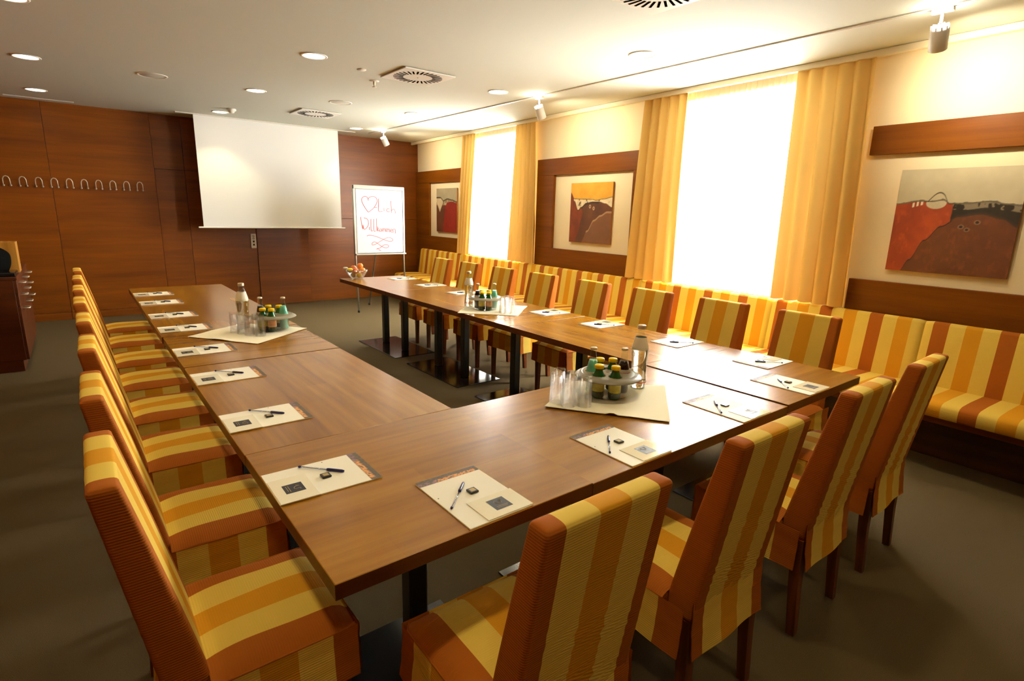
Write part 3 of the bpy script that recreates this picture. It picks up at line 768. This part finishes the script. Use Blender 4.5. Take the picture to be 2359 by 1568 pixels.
def water_bottle():
    t = thing('water_bottle', 'x', 'bottle', (0, 0, 0), 0, 'tall clear water bottles')
    MB().lathe([(.033, 0), (.037, .004), (.0385, .02), (.0385, .055), (.036, .09), (.0365, .13), (.0405, .170), (.0405, .185), (.036, .205), (.024, .250), (.0175, .270), (.0165, .283), (.0185, .284), (.0185, .291), (.0155, .293)], 28, cap1=False).build('glass_body', M['bottleglass'], t)
    MB().lathe([(.034, .005), (.0365, .02), (.0365, .055), (.034, .09), (.0345, .13), (.0385, .170), (.0385, .185), (.034, .205), (.026, .236), (.0, .237)], 28, cap1=False).build('water', M['water'], t)
    MB().lathe([(.0385, .188), (.0368, .2055), (.0262, .246)], 28, cap0=False, cap1=False).build('neck_label', M['wlabel'], t)
    MB().lathe([(.0389, .030), (.0389, .034)], 28, cap0=False, cap1=False).build('label_print', M['redmark'], t)
    MB().lathe([(.0192, .284), (.0196, .286), (.0190, .300), (.0165, .303), (.0, .3035)], 18, cap1=False).build('screw_cap', M['cap'], t)
    return t
def tumbler():
    me = MB().lathe([(.0295, 0), (.0305, .0), (.0275, .127), (.0262, .1325), (1e-5, .1335), (1e-5, .118), (.0235, .117), (.0283, .004), (.0295, 0)], 24, cap0=False, cap1=False).mesh('drinking_glass', M['tumbler'])
    return me
PROTO = {'juice': juice_bottle(M['ylabel']), 'juice2': juice_bottle(M['olabel']), 'cola': soda_bottle('cola'), 'green_soda': soda_bottle('green_soda'), 'water': water_bottle()}
TUM = tumbler(); FIRST = set()
def put(kind, x, y, z, label, rz=0):
    o = PROTO[kind] if kind not in FIRST else copy_tree(PROTO[kind]); FIRST.add(kind)
    o.location = (x, y, z); o.rotation_euler = (0, 0, rz); o['label'] = label; return o
VR = -R(38.455)   # view-aligned angle of "right" in the room
SETS = [
  dict(cloth=[(1.126, .593), (1.426, .174), (1.807, .482), (1.49, .79)], c=(1.472, .552), ang=[12, 66, 115, 168, 225, 285],
       kinds=['cola', 'juice', 'juice', 'green_soda', 'juice', 'juice'], water=(1.676, .545),
       gl=[(1.207, .606), (1.216, .540), (1.272, .500), (1.276, .578), (1.258, .645)], w='caddy on the near table', fold=.55),
  dict(cloth=[(.122, 2.785), (.427, 2.371), (.815, 2.675), (.499, 3.056)], c=(.612, 2.735), ang=[182, 130, 75, 20, 292, 244],
       kinds=['cola', 'juice', 'juice', 'green_soda', 'juice2', 'juice'], water=(.466, 2.868),
       gl=[(.418, 2.712), (.448, 2.642), (.497, 2.583), (.388, 2.776)], w='caddy on the left row', fold=None),
  dict(cloth=[(2.01, 2.654), (2.357, 2.306), (2.733, 2.640), (2.330, 2.97)], c=(2.318, 2.690), ang=[190, 130, 75, 20, 292, 244],
       kinds=['cola', 'juice', 'juice', 'green_soda', 'juice2', 'juice'], water=(2.266, 2.876),
       gl=[(2.332, 2.476), (2.330, 2.410), (2.398, 2.440), (2.400, 2.508)], w='caddy on the right row', fold=None)]
JP = {0: ['back right', 'back left', 'front left', 'front right'], 1: ['back left', 'back right', 'front right', 'front left'], 2: ['back left', 'back right', 'front right', 'front left']}
for si, S in enumerate(SETS):
    linen(S['cloth'], ['ivory cloth under the drinks caddy on the near table', 'ivory cloth under the drinks caddy on the left table row', 'ivory cloth under the drinks caddy on the right table row'][si], si + 4, S['fold'])
    hs = caddy(S['c'][0], S['c'][1], [R(a) + VR for a in S['ang']], ['round grey bottle caddy with clear bowl on the near table', 'round grey bottle caddy with clear bowl on the left table row', 'round grey bottle caddy with clear bowl on the right table row'][si])
    j = 0
    for k, (hx, hy) in zip(S['kinds'], hs):
        if k.startswith('juice'):
            lab = 'small green juice bottle with yellow cap, %s in the %s' % (JP[si][j], S['w']); j += 1
        elif k == 'cola': lab = 'small bottle of dark cola in the %s' % S['w']
        else: lab = 'small bottle of pale green soda in the %s' % S['w']
        put(k, hx, hy, CZ + .0055, lab, random.uniform(0, 6))
    put('water', S['water'][0], S['water'][1], CZ - .0005, 'tall clear water bottle beside the %s' % S['w'], random.uniform(0, 6))
    for g, (x, y) in enumerate(sorted(S['gl'], key=lambda p: p[0] * math.cos(VR) + p[1] * math.sin(VR))):
        n_ = len(S['gl']); w_ = 'leftmost' if g == 0 else 'rightmost' if g == n_ - 1 else '%s from left' % ORD[g]
        o = link('drinking_glass', TUM, None, (x, y, CZ - .0005)); tag(o, 'upturned clear tumbler, %s in the cluster beside the %s' % (w_, S['w']), 'glass', 'upturned glasses')

# ------------------------------------------------------------------ fruit bowl
FX, FY = 2.215, 5.17
bw = thing('fruit_bowl', 'clear glass bowl of fruit at the far end of the right table row', 'bowl', (FX, FY, T + .001), 0)
mb = MB(); N = 28; prof = [(.062, 0), (.066, .006), (.085, .03), (.110, .07), (.126, .105), (.122, .105), (.106, .07), (.081, .034), (.06, .012), (0, .010)]
vs = []; fs = []
for r, z in prof:
    for k in range(N * 2):
        a = math.pi * k / N; rr = r * (1 + (.022 * math.cos(14 * a) if r > .07 else 0)); vs.append((rr * math.cos(a), rr * math.sin(a), z))
for i in range(len(prof) - 1):
    for k in range(N * 2): fs.append((i*2*N + k, i*2*N + (k+1) % (2*N), (i+1)*2*N + (k+1) % (2*N), (i+1)*2*N + k))
mb.add(vs, fs, 0, True); mb.build('bowl_body', thin_glass('cut_glass', (.9, .91, .9), .7, .22, .08), bw)
def fruit(name, label, cat, dr, df, z, r, rgb, rgb2, sx=1.0, leaf=True):
    """dr to the right, df away from the viewer"""
    x = FX + dr * math.cos(VR) - df * math.sin(VR); y = FY + dr * math.sin(VR) + df * math.cos(VR)
    m, nt, b, out = newmat(name + '_skin'); tc = nd(nt, 'ShaderNodeTexCoord'); nz = nd(nt, 'ShaderNodeTexNoise', i_Scale=18.0, i_Detail=2.0)
    nt.links.new(tc.outputs['Object'], nz.inputs['Vector']); rp = ramp(nt, [(.35, lin(*rgb)), (.65, lin(*rgb2))]); nt.links.new(nz.outputs['Fac'], rp.inputs[0]); nt.links.new(rp.outputs[0], b.inputs['Base Color'])
    b.inputs['Roughness'].default_value = .5
    t = thing(name, label, cat, (x, y, T + z - r), VR, 'fruit in the glass bowl')
    pr = []
    for k in range(13):
        q = math.pi * k / 12; pr.append((max(1e-6, r * math.sin(q)) , r - r * math.cos(q) * (1 if k < 11 else .93)))
    mb = MB().lathe(pr, 20, cap0=False, cap1=False); mb.v = [(p[0] * sx, p[1], p[2]) for p in mb.v]
    mb.build('fruit_body', m, t)
    MB().cyl((0, 0, 2 * r * .95), (.004, 0, 2 * r * .95 + .012), .0018, 6).build('stem', M['legwood'], t)
fruit('peach', 'red peach at the back left of the fruit bowl', 'peach', -.050, .045, .119, .035, (196, 90, 60), (226, 150, 70))
fruit('lemon', 'yellow lemon at the left of the fruit bowl', 'lemon', -.070, -.026, .100, .030, (236, 206, 50), (244, 222, 84), 1.2)
fruit('peach', 'orange red peach in the front middle of the fruit bowl', 'peach', .002, -.052, .098, .036, (206, 84, 60), (230, 150, 80))
fruit('peach', 'orange peach on top at the back right of the fruit bowl', 'peach', .035, .02, .150, .035, (232, 120, 40), (244, 170, 60))
fruit('peach', 'yellow orange peach at the right of the fruit bowl', 'peach', .072, -.018, .104, .034, (236, 160, 60), (220, 100, 50))
fruit('apple', 'green yellow apple low at the front right of the fruit bowl', 'apple', .036, -.034, .046, .028, (196, 200, 70), (220, 190, 70))
fruit('apple', 'pale apple low at the left of the fruit bowl', 'apple', -.04, .0, .048, .033, (220, 190, 150), (226, 206, 170))
fruit('pear', 'pale slim pear sticking out over the left rim of the fruit bowl', 'pear', -.128, -.01, .122, .016, (228, 222, 190), (240, 236, 214), 1.9)

# ------------------------------------------------------------------ flip chart
fc = thing('flip_chart', 'flip chart on three legs with a handwritten red greeting, in the far corner', 'flip chart', (3.372, 7.0, 0), 0)
W2 = .405; tilt = .0
def fy(z): return (z - 1.0) * tilt        # the board leans back
def fbox(mb, x0, x1, d0, d1, z0, z1, c=.003):
    o = len(mb.v); mb.box(x0, x1, d0, d1, z0, z1, c)
    for i in range(o, len(mb.v)): x, y, z = mb.v[i]; mb.v[i] = (x, y + fy(z), z)
    return mb
fbox(MB(), -W2, W2, 0, .018, .90, 1.885).build('board', M['white'], fc)
for x0, x1, z0, z1 in ((-W2 - .012, -W2 + .018, .885, 1.90), (W2 - .018, W2 + .012, .885, 1.90)):
    fbox(MB(), x0, x1, -.012, .026, z0, z1).build('side_rail', M['alu'], fc)
fbox(MB(), -W2 - .012, W2 + .012, -.02, .028, 1.845, 1.905, .008).build('clamp_bar', M['grey'], fc)
fbox(MB(), -W2 - .012, W2 + .012, -.055, .02, .875, .897, .004).build('pen_tray', M['alu'], fc)
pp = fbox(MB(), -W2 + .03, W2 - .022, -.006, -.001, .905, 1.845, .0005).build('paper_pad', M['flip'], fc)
for x in (-W2 + .004, W2 - .004):
    MB().tube([(x, .03 + fy(1.8), 1.8), (x, .018, .9), (x - math.copysign(0, x), -.03 + .0, .03)], .014, 10).build('leg', M['alu'], fc)
    MB().lathe([(.017, 0), (.018, .02), (.015, .035)], 10, x, -.032, 0).build('rubber_foot', M['black'], fc)
MB().tube([(.06, .06, 1.75), (.06, .30, .9), (.03, .56, .02)], .012, 10).build('leg', M['alu'], fc)
MB().lathe([(.017, 0), (.018, .02), (.015, .035)], 10, .03, .56, 0).build('rubber_foot', M['black'], fc)
STROKES = [
 [(385,300),(384,280),(400,263),(425,255),(455,256),(476,272),(481,305),(468,340),(440,380),(410,405),(383,424),(360,396),(335,356),(318,318),(314,288),(326,266),(350,256),(372,262),(385,283)],
 [(450,371),(478,370)], [(497,274),(496,345),(496,411),(537,413)], [(557,376),(557,411)], [(619,386),(600,380),(586,395),(590,411),(605,416),(622,412)],
 [(636,294),(638,360),(641,428)], [(641,404),(655,388),(672,388),(681,402),(684,433)],
 [(297,480),(303,540),(316,612),(319,566),(330,614),(358,598),(378,560),(376,520),(360,496),(332,490)], [(388,586),(388,621)], [(407,500),(407,626),(426,625)], [(438,498),(438,630),(457,629)], [(470,494),(469,632)],
 [(479,582),(479,637)], [(496,597),(481,613),(499,638)], [(513,608),(502,616),(503,631),(515,638),(525,628),(523,613),(513,608)],
 [(532,639),(532,610),(542,604),(549,616),(549,640),(551,614),(561,606),(568,618),(569,641)], [(577,643),(577,612),(587,606),(595,618),(595,644),(597,616),(607,608),(614,620),(615,646)],
 [(624,630),(644,624),(638,610),(625,618),(626,640),(644,646)], [(655,652),(654,616),(668,609),(680,620),(681,660)],
 [(358,688),(380,681),(420,684),(470,698),(530,724),(590,746),(630,751),(649,735),(636,716),(605,708),(570,714),(530,735),(480,764),(440,786),(414,789),(410,774),(428,757),(450,757),(478,776),(520,808),(560,824),(590,819),(598,802),(578,788),(545,792),(515,812),(490,829),(460,836),(482,828)], [(482,843),(510,856)]]
mb = MB()
for s in STROKES:
    pts = [Vector((-W2 + .03 + (x - 252) / (768 - 252) * (2 * W2 - .052), 0, 1.845 - (y - 180) / (878 - 180) * .94)) for x, y in s]
    out = []
    for i in range(len(pts) - 1):
        p0, p1, p2, p3 = pts[max(i-1, 0)], pts[i], pts[i+1], pts[min(i+2, len(pts)-1)]
        for k in range(4):
            q = k / 4; out.append(.5 * ((2*p1) + (p2-p0)*q + (2*p0-5*p1+4*p2-p3)*q*q + (3*p1-p0-3*p2+p3)*q**3))
    out.append(pts[-1]); mb.tube([(p.x, -.0068 + fy(p.z), p.z) for p in out], .0036, 5)
o = mb.build('handwriting', M['red'], pp); o['label'] = 'heart, -Lich Willkommen and a flourish in red marker'

# ------------------------------------------------------------------ projection screen
ps = thing('projection_screen', 'white roll-down projection screen hanging from the ceiling at the back', 'screen', (2.112, 7.9, 1.235), 0)
MB().grid(lambda u, v: (-1.004 + 2.008 * u, .004 * math.sin(u * 14 + v * 3) * v * (1 - v), .02 + (ZC - 1.235 - .02) * v), 40, 24).build('screen_fabric', M['screen'], ps)
MB().box(-1.07, 1.066, -.012, .012, 0, .022, .006).build('weight_bar', M['white'], ps)
MB().box(-1.22, 1.28, -.045, .03, ZC - 1.235 - .012, ZC - 1.235, .003).build('ceiling_slot_rail', M['white'], ps)

# ------------------------------------------------------------------ coat hooks, socket panel
_hk = [(-.019, -.003, -.028), (-.019, -.022, -.026), (-.019, -.030, -.004), (-.018, -.034, .020), (-.011, -.037, .036), (0, -.038, .041)]
_hk = _hk + [(-x, y, z) for x, y, z in _hk[-2::-1]]
hook_me = MB().tube([(x * 1.75, y * 1.4, z * 1.6) for x, y, z in _hk], .0055, 8).mesh('bent_wire', M['chrome'])
stub_me = MB().cyl((0, 0, -.045), (0, -.008, -.045), .012, 12).mesh('wall_stud', M['chrome'])
for i in range(10):
    x = -.93 + i * .1522
    t = thing('coat_hook', 'metal coat hook on the brown wall, %s' % ('leftmost of the row' if i == 0 else 'rightmost of the row' if i == 9 else '%s from left in the row' % ORD[i]), 'hook', (x, YB - .0205, 1.772), 0, 'coat hooks on the back wall')
    link('bent_wire', hook_me, t)
    for s in (-.033, .033): link('wall_stud', stub_me, t, (s, 0, 0))
sp = thing('socket_panel', 'white vertical socket and switch panel on the back wall', 'socket', (1.858, YB - .004, .913), 0)
MB().box(-.04, .04, -.012, 0, 0, .222, .004).build('cover_plate', M['white'], sp)
for z in (.188, .150):
    MB().lathe([(.019, 0), (.019, .002)], 16).build('switch_symbol', M['grey'], sp)
for ob in [c for c in sp.children if c.name.startswith('switch_symbol')]:
    ob.rotation_euler = (R(90), 0, 0)
sw = [c for c in sp.children if c.name.startswith('switch_symbol')]
sw[0].location = (0.002, -.0125, .186); sw[1].location = (.002, -.0125, .150)
for z0, z1 in ((.085, .122), (.035, .072)):
    t_ = MB().box(-.016, .018, -.0155, -.012, z0, z1, .002).build('socket', M['grey'], sp)
    MB().box(-.008, .010, -.0165, -.0155, z0 + .008, z1 - .008).build('socket_opening', M['dark'], t_)

# ------------------------------------------------------------------ sideboard on the left
CX0, CX1, CY0, CY1 = XL + .01, -.815, 5.6, 7.06
cb = thing('sideboard', 'dark brown wooden sideboard with metal handles at the left edge', 'sideboard', ((CX0 + CX1) / 2, (CY0 + CY1) / 2, 0), 0)
hx, hy = (CX1 - CX0) / 2, (CY1 - CY0) / 2
MB().box(-hx, hx - .022, -hy, hy, .105, .845, .002).build('carcass', M['cabwood'], cb)
MB().box(-hx, hx - .045, -hy + .002, hy - .03, 0, .105, .002).build('toe_kick', M['cabwood'], cb)
MB().box(-hx, hx + .006, -hy - .004, hy + .004, .847, .872, .002).build('worktop', M['cabwood'], cb)
nc = 3; wy = 2 * hy / nc
for c in range(nc):
    y0 = -hy + c * wy + .002; y1 = -hy + (c + 1) * wy - .002
    for z0, z1, hz in ((.74, .843, .80), (.60, .737, .69), (.108, .597, .56)):
        d_ = MB().box(hx - .021, hx, y0, y1, z0, z1, .0015).build('drawer' if z0 > .2 else 'cabinet_door', M['cabwood'], cb)
        ym = (y0 + y1) / 2
        MB().tube([(hx, ym - .05, hz), (hx + .044, ym - .05, hz), (hx + .050, ym - .044, hz), (hx + .050, ym + .044, hz), (hx + .044, ym + .05, hz), (hx, ym + .05, hz)], .006, 8).build('handle', M['chrome'], d_)
o = MB().box(-.30, .262, -.16, .16, 0, .036, .008).build('black_case', M['plate'], None, (-1.075, 5.80, .8725)); tag(o, 'flat black case lying on the sideboard', 'case')
# soft black bag
mb = MB(); N = 20
def bag(u, v):
    a = 2 * math.pi * u; r = math.sin(math.pi * (.02 + .96 * min(1, v))) ** .55 if v > .5 else 1 - .15 * (1 - v * 2) ** 3
    if v > .98: r *= .3
    return (.19 * r * math.cos(a) * (1 + .05 * math.sin(3 * a)), .13 * r * math.sin(a) * (1 + .06 * math.cos(5 * a)), .24 * v ** .9 + .006 * math.sin(7 * a) * v)
mb.grid(bag, 28, 14, 0, True, closed_u=True)
mb.f.append(tuple(range(27, -1, -1))); mb.mi.append(0); mb.smooth.append(False)
tb = thing('black_bag', 'soft black bag standing on the sideboard at the left edge', 'bag', (-1.03, 5.80, .909), 0)
mb.build('bag_body', plain('black_nylon', (5, 5, 4), .85, spec=.05), tb)
MB().tube([(-.08, 0, .20), (-.06, 0, .27), (0, 0, .30), (.06, 0, .27), (.08, 0, .20)], .008, 8).build('bag_handle', M['black'], tb)
tb = thing('wooden_box', 'pale wooden box standing behind the black bag on the sideboard', 'box', (-.965, 6.14, .8725), 0)
for x0, x1, y0, y1, z0, z1 in ((-.16, .16, -.12, -.108, 0, .285), (-.16, .16, .108, .12, 0, .285), (-.16, -.148, -.107, .107, 0, .285), (.148, .16, -.107, .107, 0, .285), (-.147, .147, -.107, .107, 0, .012)):
    MB().box(x0, x1, y0, y1, z0, z1, .001).build('box_side', M['boxwood'], tb)

# ------------------------------------------------------------------ ceiling fittings
def lamp_light(parent, kind, energy, loc, rot=None, size=.05, spot=100, blend=.6, color=(1.0, .84, .48)):
    ld = bpy.data.lights.new('lamp_light', kind); ld.energy = energy; ld.color = color; ld.shadow_soft_size = size
    if kind == 'SPOT': ld.spot_size = R(spot); ld.spot_blend = blend
    o = bpy.data.objects.new('lamp_light', ld); COL.objects.link(o); o.parent = parent; o.location = loc
    if rot is not None: o.rotation_euler = rot
    return o
ring_me = MB().lathe([(.086, 0), (.105, 0), (.106, -.003), (.100, -.007), (.088, -.006), (.086, 0)], 32, cap0=False, cap1=False).mesh('trim_ring', M['white'])
disc_me = MB().lathe([(0, -.002), (.087, -.0025)], 32, cap0=False, cap1=False).mesh('lit_lens', M['lamp_on'])
XS = {0: 'left', 1: 'middle', 2: 'right'}
rows = [7.47, 5.645, 3.82, 1.97, .12, -1.7]; rname = ['in the row nearest the back wall', 'in the second row from the back wall', 'in the third row from the back wall', 'in the fourth row from the back wall', 'above the near tables', 'behind the camera']
for ri, y in enumerate(rows):
    for ci, x in enumerate((-.50, 1.362, 3.238)):
        if ri == 3 and ci == 0: pass
        t = thing('downlight', 'round recessed ceiling light, %s one %s' % (XS[ci], rname[ri]), 'ceiling light', (x, y, ZC), 0, 'recessed downlights')
        link('trim_ring', ring_me, t); link('lit_lens', disc_me, t)
        lamp_light(t, 'SPOT', LAMP, (0, 0, -.02), (0, 0, 0), .07, 105, .55)
spk_ring = MB().lathe([(.11, 0), (.131, 0), (.131, -.002), (.127, -.005), (.112, -.005), (.11, -.002)], 36, cap0=False, cap1=False).mesh('speaker_rim', M['white'])
spk_gr = MB().lathe([(0, -.0035), (.108, -.0035), (.112, -.002)], 36, cap0=False, cap1=False).mesh('speaker_grille', plain('speaker_grille', (206, 204, 192), .7, bump=.6, bscale=900))
for x, y, lab in ((.424, 5.65, 'round white ceiling loudspeaker on the left half of the ceiling'), (2.281, 5.62, 'round white ceiling loudspeaker between the two square air vents')):
    t = thing('ceiling_speaker', lab, 'loudspeaker', (x, y, ZC), 0, 'ceiling loudspeakers'); link('speaker_rim', spk_ring, t); link('speaker_grille', spk_gr, t)
NSL = 30
slot_me = MB().box(.135, .225, -.0075, .0075, -.0015, 0).mesh('slot', M['dark'])
vent_me = MB().box(-.256, .256, -.250, .250, -.016, -.004, .003).mesh('face_plate', M['white'])
neck_me = MB().box(-.235, .235, -.23, .23, -.004, 0).mesh('neck', M['grey'])
dot_me = MB().lathe([(.006, 0), (.005, -.003), (0, -.0035)], 10, cap1=False).mesh('screw', M['grey'])
for x, y, lab in ((2.31, 3.815, 'square swirl air vent in the middle of the ceiling'), (2.31, 6.56, 'square swirl air vent near the projection screen'), (2.32, 1.115, 'square swirl air vent cut by the top of the picture')):
    t = thing('air_vent', lab, 'air vent', (x, y, ZC), 0, 'square ceiling air vents'); link('neck', neck_me, t); link('face_plate', vent_me, t); link('screw', dot_me, t, (0, 0, -.016))
    for k in range(NSL):
        a = 2 * math.pi * k / NSL; o = link('slot', slot_me, t, (.02 * math.sin(a), -.02 * math.cos(a), -.0162), a + R(8))
t = thing('smoke_detector', 'small round ceiling sensor disc beside the sprinkler', 'detector', (1.832, 3.967, ZC), 0)
MB().lathe([(.040, 0), (.040, -.004), (.034, -.008), (0, -.009)], 24, cap1=False).build('sensor_disc', M['white'], t)
t = thing('sprinkler', 'small metal sprinkler head hanging from the ceiling by the middle vent', 'sprinkler', (2.10, 4.295, ZC), 0)
MB().lathe([(.045, 0), (.045, -.004), (.03, -.008), (0, -.008)], 24, cap1=False).build('rosette', M['white'], t)
MB().lathe([(.012, -.006), (.013, -.03), (.008, -.036), (.006, -.052), (.02, -.054), (.02, -.057), (0, -.058)], 14, cap0=False, cap1=False).build('nozzle', M['chrome'], t)
t = thing('motion_sensor', 'small round white device on the ceiling behind the light above the screen', 'detector', (1.42, 7.10, ZC), 0)
MB().lathe([(.055, 0), (.057, -.018), (.05, -.026), (.036, -.028), (.034, -.044), (.02, -.052), (0, -.054)], 24, cap1=False).build('sensor_housing', M['white'], t)
t = thing('slot_diffuser', 'long narrow white air slot at the ceiling edge above the coat hooks', 'air vent', (-.49, 8.14, ZC), 0)
for y0, y1 in ((-.035, -.012), (.012, .035)): MB().box(-.33, .33, y0, y1, -.006, 0, .002).build('slot_blade', M['white'], t)
MB().box(-.33, .33, -.012, .012, -.003, 0).build('slot_opening', M['grey'], t)

# ------------------------------------------------------------------ track and spotlights
TX = lambda y: 3.655 + .0 * y
tr = thing('light_track', 'thin white lighting track running along the ceiling in front of the windows', 'light track', (3.66, 3.4, ZC), 0)
a0 = math.atan2(.10, 9.6); tr.rotation_euler = (0, 0, a0)
MB().box(-.017, .017, -6.2, 4.43, -.010, 0, .002).build('track_rail', M['white'], tr)
MB().box(-.004, .004, -6.2, 4.43, -.0105, -.0102).build('track_groove', M['grey'], tr)
def spotlight(x, y, tgt, label):
    t = thing('track_spotlight', label, 'spotlight', (x, y, ZC - .0105), 0, 'track spotlights')
    MB().box(-.016, .016, -.055, .055, -.022, 0, .003).build('track_adapter', M['white'], t)
    MB().cyl((0, 0, -.022), (0, 0, -.075), .008, 10).build('stem', M['white'], t)
    d = Vector((.52, .10, -.84)).normalized(); q = d.to_track_quat('Z', 'Y'); c = Vector((.01, 0, -.135))
    h = MB().lathe([(.0, -.040), (.030, -.040), (.044, -.034), (.047, -.028), (.047, .082), (.044, .085), (.041, .078), (.0, .05)], 28, cap0=False, cap1=False).build('lamp_housing', M['white'], t)
    h.location = c; h.rotation_mode = 'QUATERNION'; h.rotation_quaternion = q
    # slotted back: a lit ring between fins
    MB().lathe([(.012, -.0445), (.043, -.0385)], 28, cap0=False, cap1=False).build('lit_back', M['lamp_leak'], h)
    for k in range(10):
        a = 2 * math.pi * k / 10; ca, sa = math.cos(a), math.sin(a); w = .0035
        mb = MB(); mb.box(.012, .046, -w, w, -.052, -.034, .001); o = mb.build('cooling_fin', M['white'], h); o.rotation_euler = (0, 0, a)
    MB().lathe([(0, .0505), (.040, .078)], 24, cap0=False, cap1=False).build('lit_lens', M['lamp_on'], h)
    wp = Vector((x, y, ZC - .0105)) + c + d * .10; aim = (Vector(tgt) - wp)
    lamp_light(t, 'SPOT', SPOT, tuple(c + d * .10), aim.to_track_quat('-Z', 'Y').to_euler(), .035, 130, 1.0, (1.0, .84, .58))
    lamp_light(t, 'POINT', SPOT * .07, tuple(c - d * .085), None, .02, color=(1.0, .90, .70))
spotlight(3.625, 7.32, WP(1.1, .02, 2.2), 'white cylindrical track spotlight farthest away, near the flip chart')
spotlight(3.66, 3.66, WP(4.66, .02, 2.3), 'white cylindrical track spotlight in the middle of the ceiling track')
spotlight(3.70, .19, WP(8.4, .02, 2.4), 'white cylindrical track spotlight nearest the camera at the upper right')
